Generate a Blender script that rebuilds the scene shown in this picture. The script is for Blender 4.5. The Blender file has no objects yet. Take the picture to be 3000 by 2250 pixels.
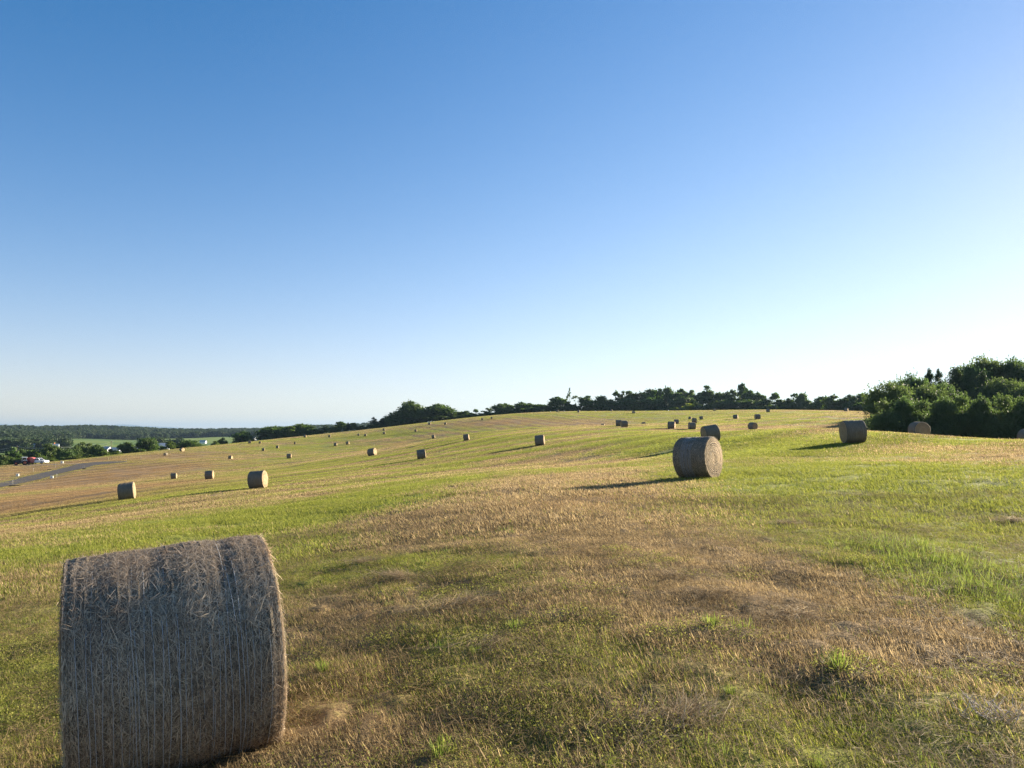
import bpy, math, random
import numpy as np
from mathutils import Vector
PI=math.pi; R=math.radians
D=bpy.data; sc=bpy.context.scene; COL=sc.collection
rng=np.random.default_rng(7); random.seed(7)
SUN_AZ,SUN_EL=R(52),R(15)
# ---------------------------------------------------------------- measured ground survey (x, y, relief value, tolerance)
TP=np.array([(-34.6,64.5,-128.8,5.69),(-84.7,179.2,-106.4,4.13),(-49.7,117.4,-99.9,4.68),(-21.6,60.8,-103.4,6.15),(-108.2,274.2,-62.6,3.87),(-167.2,344.3,-53.5,3.67),(-112.3,322.0,-44.4,3.81),(-115.1,349.6,-36.8,3.78),(-148.1,418.6,-25.0,3.68),(-66.4,212.6,-58.5,4.12),(-105.3,362.1,-7.4,3.79),(-106.7,416.4,-8.1,3.74),(-84.9,394.1,-3.4,3.79),(-84.8,411.7,-5.4,3.77),(-72.6,403.7,11.1,3.79),(-67.9,378.2,1.2,3.83),(-54.4,402.8,7.7,3.81),(-75.0,303.0,-29.9,3.91),(-69.7,302.2,-25.8,3.92),(-37.8,403.4,29.0,3.82),(-20.3,487.1,41.0,3.75),(-13.9,490.1,43.9,3.75),(-24.4,221.5,-3.9,4.20),(-10.4,164.4,-4.6,4.50),(-12.4,98.0,-46.1,5.24),(-26.9,137.4,-44.5,4.67),(3.9,98.7,-6.1,5.26),(62.9,449.5,66.6,3.77),(67.0,391.1,61.2,3.82),(22.6,143.5,34.9,4.63),(44.4,191.9,39.2,4.27),(75.5,301.6,45.8,3.92),(32.1,127.1,31.2,4.74),(18.6,66.4,19.6,6.01),(62.2,197.7,50.7,4.19),(59.9,173.5,52.0,4.29),(46.8,138.4,27.2,4.55),(84.1,233.2,66.9,4.02),(119.7,254.4,65.1,3.86),(26.9,56.1,24.4,6.19),(7.1,27.3,-6.2,9.94),(0.0,0.0,-1.5,42.20),(0.0,3.0,-3.0,21.40),(0.0,6.0,-5.8,11.00),(2.0,5.0,25.6,12.19),(-2.4,5.2,-162.6,11.56),(-1.9,5.5,-146.5,11.44),(-3.0,4.8,-177.7,11.59),(-3.8,4.4,-202.4,11.33),(-1.2,4.2,-99.5,14.89),(6.0,12.0,19.4,5.25),(3.0,14.0,5.2,4.96),(-6.0,14.0,-115.1,4.70),(-4.0,9.0,-104.1,6.94),(12.0,18.0,37.7,3.48),(20.0,28.0,42.0,2.41),(-10.0,22.0,-119.0,3.18),(0.0,24.0,-15.7,3.20),(16.0,40.0,20.1,2.05),(30.0,45.0,32.8,1.75),(40.0,50.0,32.5,1.57),(2.2,1.3,15.5,151.26),(6.9,4.0,10.4,48.30),(26.0,15.0,2.1,13.98),(103.9,60.0,12.8,4.62),(346.4,200.0,5.2,2.44),(2.5,0.0,18.3,151.26),(8.0,0.0,13.2,48.30),(30.0,0.0,4.9,13.98),(120.0,0.0,15.6,4.62),(400.0,0.0,6.2,2.44),(2.2,-1.2,15.5,151.26),(6.9,-4.0,10.4,48.30),(26.0,-15.0,2.1,13.98),(103.9,-60.0,12.8,4.62),(346.4,-200.0,5.2,2.44),(1.2,-2.2,7.9,151.26),(4.0,-6.9,2.8,48.30),(15.0,-26.0,-5.5,13.98),(60.0,-103.9,5.2,4.62),(200.0,-346.4,2.3,2.44),(0.0,-2.5,-2.5,151.26),(0.0,-8.0,-7.6,48.30),(0.0,-30.0,-15.9,13.98),(0.0,-120.0,-5.2,4.62),(0.0,-400.0,-1.6,2.44),(-1.2,-2.2,-23.3,151.26),(-4.0,-6.9,-28.4,48.30),(-15.0,-26.0,-36.7,13.98),(-60.0,-103.9,-26.0,4.62),(-200.0,-346.4,-12.0,2.44),(-2.2,-1.3,-38.5,151.26),(-6.9,-4.0,-43.6,48.30),(-26.0,-15.0,-51.9,13.98),(-103.9,-60.0,-41.2,4.62),(-346.4,-200.0,-19.6,2.44),(-2.5,-0.0,-44.1,151.26),(-8.0,-0.0,-49.2,48.30),(-30.0,-0.0,-57.5,13.98),(-120.0,-0.0,-46.8,4.62),(-400.0,-0.0,-22.4,2.44),(-2.2,1.3,-38.5,151.26),(-6.9,4.0,-43.6,48.30),(-26.0,15.0,-51.9,13.98),(-103.9,60.0,-41.2,4.62),(-346.4,200.0,-19.6,2.44),(-205.5,226.4,-78.2,0.87),(-236.4,260.5,-88.9,2.56),(-172.6,190.2,-79.2,2.96),(-277.5,305.9,-102.7,3.01),(-192.1,236.4,-74.0,0.87),(-220.9,271.9,-85.2,2.57),(-161.3,198.6,-75.1,2.96),(-259.3,319.4,-99.6,3.02),(-173.1,241.3,-68.9,0.88),(-199.0,277.6,-80.5,2.60),(-145.4,202.7,-70.1,3.00),(-233.7,326.1,-95.7,3.06),(-163.6,244.3,-66.4,0.88),(-188.1,281.0,-78.4,2.61),(-137.4,205.2,-67.8,3.02),(-220.8,330.1,-93.8,3.07),(-154.9,247.2,-60.4,0.89),(-178.2,284.4,-72.5,2.62),(-130.1,207.7,-61.7,3.03),(-209.2,334.1,-88.2,3.08),(-150.0,261.2,-52.1,0.88),(-172.5,300.5,-64.4,2.58),(-126.0,219.4,-53.6,2.98),(-202.5,353.0,-80.5,3.03),(-148.1,281.2,-43.4,0.86),(-170.3,323.5,-55.9,2.52),(-124.4,236.2,-45.1,2.90),(-199.9,380.0,-72.2,2.95),(-151.4,316.2,-35.6,0.84),(-174.2,363.8,-48.2,2.43),(-127.2,265.7,-37.5,2.77),(-204.4,427.3,-64.6,2.82),(-155.9,346.3,-31.4,0.82),(-187.1,415.5,-47.5,1.91),(-131.0,290.9,-33.5,2.67),(-155.0,376.3,-27.0,0.80),(-186.1,451.6,-42.8,1.88),(-130.2,316.1,-29.3,2.59),(-144.2,401.3,-22.4,0.80),(-173.1,481.6,-38.1,1.87),(-121.2,337.2,-24.9,2.55),(-134.3,421.2,-9.8,0.79),(-161.1,505.4,-25.4,1.85),(-112.8,353.9,-12.4,2.51),(-124.0,431.1,-0.5,0.79),(-148.8,517.3,-16.1,1.85),(-104.2,362.2,-3.1,2.49),(-95.2,440.9,13.4,0.78),(-114.2,529.1,-2.3,1.85),(-80.0,370.4,10.7,2.49),(-64.9,450.7,28.2,0.78),(-77.9,540.8,12.4,1.84),(-54.5,378.6,25.5,2.48),(-43.3,450.5,39.8,0.78),(-51.9,540.6,23.9,1.84),(-36.3,378.5,37.0,2.48),(-21.2,440.4,50.6,0.79),(-25.4,528.5,34.5,1.85),(-17.8,370.0,47.8,2.51),(0.0,430.3,58.8,0.79),(0.0,516.3,42.6,1.86),(0.0,361.5,56.1,2.54),(24.2,420.2,66.4,0.80),(29.1,504.2,50.0,1.87),(20.4,353.0,63.7,2.56),(41.3,430.1,67.5,0.79),(49.6,516.2,51.3,1.86),(34.7,361.4,64.8,2.53),(64.2,445.1,66.3,0.78),(77.0,534.2,50.5,1.85),(53.9,374.0,63.6,2.49),(86.5,450.2,65.7,0.78),(103.8,540.2,50.1,1.84),(72.7,378.2,63.0,2.47),(107.0,445.1,66.1,0.78),(128.4,534.2,50.6,1.84),(89.9,374.0,63.4,2.47),(124.0,430.1,66.6,0.79),(148.8,516.1,51.0,1.85),(104.2,361.3,64.0,2.50),(144.2,400.1,66.7,0.80),(173.1,480.1,51.0,1.87),(121.2,336.1,64.2,2.55),(151.2,370.1,69.0,0.81),(181.4,444.1,53.1,1.89),(127.0,310.9,66.7,2.61),(150.7,330.1,64.2,0.83),(180.9,396.1,47.8,1.93),(126.6,277.3,62.2,2.73),(152.9,300.1,61.2,0.85),(183.5,360.1,44.3,1.96),(128.4,252.1,59.3,2.82),(168.3,280.2,55.2,0.85),(201.9,336.2,38.5,1.98),(141.3,235.4,53.6,2.86),(187.5,260.2,46.5,0.86),(225.0,312.3,30.1,1.99),(157.5,218.6,45.1,2.89),(216.3,250.3,36.2,0.85),(259.6,300.3,20.6,1.97),(181.7,210.3,35.0,2.85),(34.6,72.2,42.0,1.25),(44.3,92.4,14.7,1.41),(58.8,122.7,6.6,3.33),(34.7,68.2,41.8,1.28),(44.4,87.2,13.1,1.45),(58.9,115.9,4.6,3.42),(34.0,62.2,42.6,1.33),(43.5,79.6,11.7,1.52),(57.8,105.7,2.5,3.57),(33.5,58.1,42.7,1.38),(42.8,74.4,10.1,1.57),(56.9,98.8,0.4,3.69),(35.0,54.2,38.2,1.41),(44.9,69.3,4.3,1.61),(59.6,92.1,-5.8,3.78),(36.1,50.2,34.9,1.44),(46.2,64.2,-0.6,1.65),(61.3,85.3,-11.1,3.88),(37.6,46.2,29.7,1.47),(48.1,59.1,-7.1,1.69),(63.9,78.5,-18.0,3.97),(1.4,150.3,25.1,1.15),(1.9,202.9,14.8,2.24),(7.9,165.3,32.5,1.10),(10.7,223.2,23.1,2.17),(16.8,175.3,34.8,1.07),(22.7,236.7,25.8,2.13),(26.0,180.3,37.0,1.06),(35.0,243.4,28.3,2.11),(41.1,190.3,38.5,2.46),(51.6,195.3,39.6,2.43),(-7.8,325.7,18.2,1.96),(-9.3,388.3,54.4,1.89),(7.8,325.6,20.7,1.96),(9.3,388.2,61.9,1.89),(23.4,325.6,25.1,1.96),(28.0,388.2,65.8,1.88),(39.1,325.6,27.5,1.96),(46.6,388.1,66.9,1.88),(-137.0,191.4,-114.7,2.83),(-147.8,206.4,-103.7,2.73),(-138.0,206.3,-91.3,2.76),(-138.8,223.3,-82.5,2.69),(-138.5,241.3,-69.8,2.62),(-137.8,246.3,-64.4,2.61),(-119.3,171.3,-114.1,2.99),(-167.9,241.3,-66.9,2.56),(-155.8,241.3,-67.6,2.59),(-76.2,110.9,-132.7,3.82),(-43.3,60.6,-160.3,5.69),(-51.1,85.7,-115.4,4.63),(-64.9,90.8,-141.5,4.29),(-14.4,20.3,-132.0,3.11),(-17.3,20.3,-148.3,2.94),(-77.9,90.8,-132.0,4.32),(-129.8,151.2,-118.5,4.32),(-164.4,191.4,-103.3,4.32),(-104.6,146.1,-112.7,4.52),(-74.0,110.9,-116.6,4.59),(-93.8,151.1,-105.0,4.66),(-116.1,176.2,-103.4,4.60),(-120.2,201.2,-84.6,4.69),(-95.6,171.1,-97.2,4.75),(-113.7,216.2,-71.6,4.80),(-113.0,251.2,-58.6,4.90),(-63.3,140.9,-96.0,4.89),(-84.6,221.1,-64.8,4.98),(-63.5,120.9,-115.9,4.79)])
BALES=[(-34.63,64.50,8,1.00),
(-35.85,66.85,8,1.00),
(-69.09,146.14,12,0.83),
(-46.36,109.58,12,0.94),
(-21.47,60.56,20,1.00),
(-91.69,232.30,25,0.83),
(-120.86,248.86,-55,0.80),
(-126.30,272.82,50,1.00),
(-95.75,274.45,6,0.84),
(-96.75,293.85,8,0.82),
(-116.30,328.68,4,0.80),
(-122.12,331.62,0,1.00),
(-72.40,231.71,6,1.06),
(-108.88,374.47,8,0.98),
(-124.92,452.85,30,1.00),
(-92.75,361.95,5,0.87),
(-77.18,358.34,6,0.82),
(-72.17,350.47,6,0.88),
(-68.46,380.52,6,0.87),
(-63.35,353.01,6,0.88),
(-46.82,346.45,6,0.85),
(-75.00,302.82,8,1.02),
(-71.07,308.06,10,0.97),
(-68.72,491.78,40,1.00),
(-44.68,385.55,6,1.00),
(-34.81,371.93,6,0.85),
(-29.86,471.18,20,1.00),
(-15.62,375.01,4,0.80),
(-10.65,375.90,4,0.80),
(-32.65,296.12,6,1.06),
(-8.63,135.88,10,0.84),
(-12.35,97.86,2,0.96),
(-27.19,139.05,28,1.04),
(3.88,97.61,8,0.97),
(26.39,411.82,50,1.00),
(37.29,397.93,6,1.00),
(58.37,416.97,6,0.82),
(36.36,284.17,10,1.00),
(64.92,379.20,70,1.03),
(23.07,146.34,-18,0.99),
(24.00,159.64,5,1.00),
(47.35,255.71,-12,1.00),
(30.63,136.56,10,1.00),
(41.54,179.60,-8,0.88),
(73.94,295.23,6,0.88),
(72.85,273.48,-10,1.00),
(47.34,184.58,-5,1.00),
(34.24,135.41,-12,1.02),
(17.60,62.73,-22,1.00),
(66.04,209.77,10,1.00),
(68.01,196.84,-18,1.06),
(47.59,140.70,42,1.02),
(107.95,299.44,-8,1.06),
(106.74,374.00,60,1.00),
(126.28,268.40,12,0.97),
(22.42,46.75,-20,1.00),
(38.17,66.74,60,1.00),
(51.62,87.80,60,1.00),
(43.11,59.23,40,1.00),
(6.73,25.76,26,1.00)]
STROKES=[('g',0.55,7,[(-7.48,28.56),(-4.48,37.55),(-1.89,79.18),(2.76,95.96),(5.59,116.61)]),
('g',0.45,5,[(-44.68,62.59),(-34.36,60.10),(-29.35,61.55),(-24.59,73.57),(-20.66,96.02)]),
('g',0.35,2.2,[(-11.26,15.84),(-12.17,20.50),(-10.40,24.31),(-7.02,24.59),(-4.15,24.89)]),
('g',0.35,1.3,[(-7.87,11.33),(-5.25,7.77),(-3.94,5.99)]),
('g',0.45,1.1,[(-5.84,19.52),(-4.22,13.91),(-2.97,11.02)]),
('g',0.6,6,[(14.43,66.93),(14.74,38.50),(11.69,20.39),(11.60,16.22)]),
('g',0.5,4,[(9.49,28.38),(9.19,17.52),(8.23,11.55)]),
('g',0.95,1.1,[(5.58,11.08),(5.34,8.95),(5.07,7.16)]),
('g',0.35,0.8,[(2.87,11.41),(3.78,10.92)]),
('g',0.5,9,[(0.00,121.48),(17.68,122.83),(20.33,65.23),(24.13,50.33)]),
('g',0.5,12,[(-37.72,71.91),(-43.47,113.76),(-36.10,150.91),(-9.10,126.68)]),
('g',0.4,14,[(-78.00,191.96),(-70.59,245.81),(-39.52,274.93),(-7.38,153.96)]),
('g',0.4,25,[(-94.05,280.60),(-65.62,342.14),(-15.01,312.83)]),
('g',0.35,25,[(69.71,362.74),(83.87,291.00),(70.96,184.72)]),
('g',-0.4,5,[(-73.22,170.25),(-54.08,188.43),(-11.68,121.96)]),
('g',-0.45,9,[(-100.92,324.04),(-54.07,322.29),(-15.01,312.83)]),
('g',-0.4,6,[(-88.91,232.30),(-63.90,266.92),(-22.05,153.46)]),
('g',0.45,10,[(-88.78,336.82),(-48.55,337.43),(-12.76,332.23)]),
('g',0.4,3,[(-13.41,46.85),(-7.48,78.20)]),
('g',-0.35,3,[(-11.34,36.60),(-5.54,57.96),(-0.80,83.27)]),
('g',0.45,2.5,[(-10.01,17.59),(-8.05,21.17),(-4.42,23.23)]),
('g',-0.35,1.6,[(-2.71,14.26),(0.00,17.15)]),
('g',-0.35,1.3,[(1.54,12.99),(2.35,9.92),(3.25,7.64),(3.91,5.94)]),
('g',-0.22,1.1,[(-2.55,10.77),(-0.81,8.58),(0.00,7.57)]),
('g',-0.3,0.7,[(0.00,5.29),(0.64,4.58),(1.16,4.16)]),
('g',-0.4,1.5,[(4.38,10.85),(3.63,6.42)]),
('g',0.45,3,[(6.08,19.61),(7.24,13.83),(7.57,10.63)]),
('g',0.4,1.2,[(-4.13,13.84),(-2.70,11.40),(-1.34,11.32)]),
('g',0.35,0.8,[(-1.16,8.17),(-0.16,6.72),(0.59,6.24)]),
('g',0.4,10,[(8.90,92.89),(18.39,76.71),(20.49,47.51)]),
('g',0.3,0.5,[(-0.80,6.84),(-0.13,5.69),(0.23,4.93)]),
('g',0.35,0.5,[(1.39,4.26),(2.07,4.44),(2.77,4.56)]),
('g',0.25,0.4,[(-1.28,12.24),(-0.52,11.06)]),
('g',-0.65,9,[(7.96,118.55),(4.19,87.44),(3.06,58.14)]),
('g',-0.55,4.5,[(1.68,29.35),(1.48,20.74)]),
('g',-0.35,2.4,[(1.30,15.18),(1.28,10.78),(0.69,7.30)]),
('g',-0.35,2.5,[(-21.04,29.52),(-23.18,38.98),(-21.27,43.79)]),
('g',-0.35,2.5,[(5.04,21.15),(5.55,15.54),(6.20,13.04)]),
('g',-0.4,7,[(22.06,50.03),(24.69,42.94),(19.50,27.16)]),
('g',-0.3,8,[(42.37,147.17),(25.65,66.83),(25.23,57.17)]),
('g',-0.3,1.3,[(1.35,7.14),(2.14,6.48),(3.93,6.95)]),
('g',-0.3,0.9,[(-2.26,8.73),(-1.31,6.23),(-1.14,4.88)]),
('t',0.9,18,[(-53.35,74.68),(-53.16,85.78),(-56.68,101.52)]),
('t',0.9,22,[(-104.00,155.69),(-101.06,176.33),(-98.58,196.43)]),
('t',0.6,20,[(-151.30,211.06),(-137.78,213.50),(-132.63,231.06),(-118.59,247.79)]),
('t',0.5,8,[(-57.14,238.73),(-43.32,258.38),(-43.25,300.79)]),
('t',0.5,18,[(-35.60,370.80),(-8.41,350.23)]),
('t',0.45,20,[(0.00,348.25),(23.36,324.42),(36.69,305.78)]),  # tan stubble on the bank, its colour also standing in for slope shading
('t',0.4,1.5,[(1.70,17.84),(3.68,19.31)])]
TUFTS=[(-1.50,8.84),(0.03,7.04),(-0.32,6.46),(-1.82,9.85),(0.09,9.94),(0.60,8.81),(1.52,5.08),(2.47,5.51),(4.77,10.26),(3.91,7.27),(1.81,6.56),(0.56,4.16),(-0.44,4.49),(-1.70,6.52),(-1.35,11.18),(1.69,4.08),(3.24,5.39)]
HEAPS=[(-2.47,11.99),(-1.56,10.28),(-0.52,8.19),(2.71,7.01),(1.12,4.71),(2.06,8.89),(5.04,13.25),(9.19,13.15),(-0.19,6.58),(2.19,7.87)]
DEADWEED=[(3.01,4.55)]
ROADL=[(-98.17,117.70),(-120.93,158.43),(-126.27,176.33),(-127.79,183.43),(-130.08,191.91),(-131.23,199.31),(-132.31,207.05),(-134.00,215.60),(-135.89,224.63),(-133.02,227.96),(-127.14,226.98),(-121.66,225.48)]
ROADR=[(-68.88,82.65),(-105.93,138.86),(-116.35,162.56),(-117.63,168.92),(-118.57,175.02),(-120.64,183.31),(-123.71,193.66),(-124.30,200.08),(-124.46,205.83),(-126.09,216.15),(-123.09,219.81),(-120.25,222.88)]
DRIVEL=[(-138.18,228.39),(-142.38,229.01),(-147.07,229.51),(-157.57,235.36),(-166.60,238.65)]
DRIVER=[(-134.64,222.57),(-139.28,224.06),(-144.37,225.31),(-152.97,228.51),(-161.91,231.94)]
TRUCK=[(-157.69,237.73)]
TRACTOR=[(-162.00,235.45)]
BALER=[(-160.24,237.49)]
BOXES=[(-133.50,192.88),(-117.58,182.58),(-146.80,232.79)]
STAKES=[(-131.63,232.80),(-120.04,222.01),(-119.23,229.18),(-136.68,203.93),(-138.40,216.53),(-118.74,170.04),(-116.81,183.35),(-128.44,322.62),(-137.65,278.04),(-55.40,286.26),(13.04,106.64)]
DRAINS=[(-114.98,165.36),(-123.41,205.88),(-135.51,209.08)]
TREES=[('oak',-215.5,301.3,-9.8,5.8),
('tall',-235.5,336.3,-7.7,6.8),
('oak',-242.0,351.4,-8.9,6.1),
('bush',-200.8,291.3,-9.9,5.6),
('oak',-224.0,331.3,-8.9,6.3),
('bush',-200.2,301.3,-9.4,4.9),
('oak',-215.3,331.2,-6.0,7.9),
('bush',-184.7,286.4,-10.5,4.1),
('tall',-203.4,321.3,-8.0,4.6),
('oak',-196.4,316.2,-7.9,6.1),
('bush',-186.6,296.4,-10.6,3.7),
('oak',-214.5,351.3,-7.6,5.7),
('oak',-223.6,371.2,-5.9,6.8),
('tall',-196.4,331.1,-5.7,5.4),
('oak',-189.8,326.1,-6.1,5.9),
('bush',-183.2,301.3,-9.9,6.3),
('bush',-180.7,306.3,-9.8,5.9),
('bush',-178.1,311.2,-7.9,5.1),
('oak',-186.6,331.3,-8.2,4.8),
('bush',-177.7,321.3,-8.7,4.0),
('oak',-181.7,336.1,-5.1,6.4),
('bush',-183.8,346.3,-7.8,5.0),
('oak',-172.0,336.0,-3.1,8.1),
('bush',-172.6,331.3,-7.6,6.3),
('oak',-175.3,351.2,-6.5,5.0),
('bush',-172.3,351.3,-7.6,4.4),
('tall',-168.4,351.1,-4.7,4.4),
('bush',-171.8,366.3,-6.3,4.6),
('oak',-168.6,371.1,-4.6,9.6),
('bush',-165.9,376.3,-6.8,5.4),
('bush',-163.1,391.2,-5.2,4.1),
('bush',-171.2,421.2,-3.8,4.8),
('oak',-162.9,431.0,0.0,10.3),
('bush',-156.3,426.2,-3.9,5.3),
('oak',-148.7,440.8,3.0,15.7),
('bush',-141.8,436.0,-0.6,7.5),
('bush',-137.1,440.8,3.2,9.7),
('oak',-133.7,450.7,4.7,11.2),
('bush',-125.8,445.8,3.4,10.7),
('cedar',-118.6,450.7,4.1,8.7),
('tall',-108.6,450.6,6.3,6.5),
('cedar',-103.4,448.7,5.4,5.6),
('tall',-100.2,450.6,5.6,4.8),
('bush',-95.6,450.8,3.7,6.5),
('bush',-111.2,445.8,3.2,7.3),
('cedar',-88.8,455.4,8.9,7.9),
('cedar',-83.3,455.5,8.5,6.6),
('oak',-79.5,458.4,9.2,8.8),
('bush',-85.2,452.7,5.4,9.6),
('oak',-73.7,462.2,13.1,14.2),
('oak',-66.4,464.7,19.6,13.9),
('oak',-60.2,460.1,13.7,8.8),
('bush',-65.8,456.4,9.4,17.5),
('oak',-48.5,464.9,17.8,17.9),
('oak',-42.5,460.0,14.8,9.7),
('bush',-50.9,456.3,10.9,17.5),
('oak',-36.7,465.2,13.2,7.6),
('oak',-30.0,465.1,13.6,8.9),
('lolli',-23.6,468.1,14.8,3.6),
('bush',-25.5,462.3,11.5,11.1),
('airy',-18.9,468.1,13.7,5.4),
('airy',-15.4,470.0,15.6,5.0),
('bush',-13.3,462.2,12.4,8.9),
('bush',-36.3,458.3,11.2,7.5),
('bush',-32.4,458.3,10.8,7.5),
('bush',-28.4,458.3,11.5,7.5),
('bush',-24.4,458.3,11.2,7.5),
('bush',-20.5,458.2,11.9,7.5),
('bush',-16.5,458.2,12.6,7.5),
('bush',-12.6,458.2,12.2,7.5),
('bush',-8.6,458.2,12.9,7.5),
('oak',-7.6,464.8,18.1,9.8),
('oak',-4.3,469.8,18.5,8.1),
('bush',-1.1,458.0,15.2,11.0),
('oak',6.0,464.8,19.2,8.9),
('oak',11.7,467.8,18.6,9.0),
('oak',18.3,464.9,17.8,10.7),
('bush',13.1,455.0,15.5,13.1),
('oak',29.6,459.5,22.3,11.1),
('bush',25.6,451.9,17.1,10.0),
('bush',35.7,457.7,19.3,7.5),
('thin',37.5,461.1,28.4,4.0),
('umbrella',41.8,464.5,23.6,5.4),
('bush',40.5,457.9,17.6,7.5),
('oak',49.6,464.5,23.2,8.9),
('oak',58.8,464.5,23.0,8.0),
('oak',65.2,467.6,21.1,8.1),
('bush',52.5,454.8,19.0,13.1),
('bush',63.4,454.8,17.7,13.1),
('airy',70.0,469.3,26.8,8.1),
('oak',77.3,469.3,26.4,9.9),
('oak',73.4,459.6,21.0,13.3),
('oak',91.5,469.2,27.5,14.9),
('oak',98.5,471.2,28.1,7.7),
('oak',105.0,474.1,29.2,6.9),
('oak',88.6,454.6,21.6,13.1),
('bush',80.4,451.7,19.3,13.0),
('oak',108.4,464.4,25.2,9.8),
('tall',112.6,471.2,28.1,6.4),
('oak',118.9,469.2,27.1,8.1),
('oak',109.4,454.6,21.8,15.3),
('tall',128.7,467.1,29.6,9.0),
('oak',123.0,464.4,25.2,9.8),
('oak',135.3,464.4,25.2,8.0),
('oak',140.4,461.3,25.7,7.1),
('airy',144.9,464.2,27.4,4.9),
('tall',149.9,461.0,30.8,6.2),
('oak',150.6,449.3,25.7,10.8),
('oak',154.5,444.4,24.1,6.4),
('bush',126.9,439.8,18.4,12.7),
('oak',133.3,439.7,19.6,10.6),
('oak',142.6,429.7,19.2,14.5),
('bush',114.2,439.8,17.1,12.7),
('bush',100.9,440.0,15.4,5.1),
('bush',108.7,437.8,17.4,7.6),
('bush',120.5,435.9,16.7,6.3),
('oak',153.4,429.6,20.0,7.4),
('lolli',158.8,429.4,23.3,5.8),
('bush',160.4,424.7,19.0,8.2),
('oak',163.6,419.6,19.5,6.9),
('airy',166.8,419.4,22.6,4.0),
('oak',169.0,414.5,22.1,6.4),
('bush',170.7,409.7,17.7,7.1),
('bush',163.6,409.8,16.3,9.9),
('oak',171.9,394.6,19.3,8.0),
('bush',166.9,389.9,15.2,8.6),
('bush',150.6,414.9,15.3,12.0),
('bush',165.0,364.6,18.4,9.1),
('oak',173.4,364.6,18.7,6.3),
('bush',167.9,359.7,16.4,10.4),
('oak',176.9,359.5,19.0,8.3),
('bush',168.3,349.8,14.9,8.4),
('cedar',178.7,349.5,18.8,6.1),
('bush',173.3,344.8,15.1,8.3),
('woodoak',55.0,103.8,6.9,5.5),
('woodoak',66.5,117.7,9.1,4.8),
('woodcedar',72.9,123.6,10.3,3.6),
('woodcedar',73.2,121.6,10.2,3.2),
('woodoak',64.6,111.8,7.0,5.9),
('woodcedar',81.2,129.5,11.2,5.2),
('woodoak',87.3,135.5,12.1,6.5),
('woodoak',95.1,141.4,14.3,8.9),
('woodoak',98.6,139.4,13.8,6.7),
('woodoak',99.7,135.4,13.0,7.2),
('woodcedar',83.6,125.6,10.0,5.5),
('woodoak',70.3,115.8,7.5,6.1),
('woodoak',83.6,121.7,8.8,6.5),
('woodoak',83.7,115.8,7.5,6.7),
('woodbush',48.2,92.0,3.8,3.1),
('woodbush',51.5,93.9,4.2,3.6),
('woodbush',53.1,92.0,3.8,3.5),
('woodbush',54.5,89.9,4.0,3.6),
('woodbush',57.1,89.9,4.3,3.6),
('woodbush',58.4,87.9,4.0,3.6),
('woodbush',59.5,85.9,4.1,3.6),
('woodbush',60.6,83.9,3.7,3.6),
('woodoak',98.5,127.6,10.7,7.4),
('woodoak',99.1,121.7,9.1,7.0),
('woodbush',62.3,82.0,3.3,3.9),
('woodbush',64.2,80.0,2.9,3.8),
('woodoak',90.7,169.8,8.6,6.5),
('woodoak',102.8,185.7,10.3,8.9),
('woodoak',117.8,199.6,12.0,10.6)]
TN=(32,71,127,134,163)
NEAR=(-2.388,5.22,-2.34,60.75,3.5)
BARREL=[(-97.,318.)]
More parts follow.
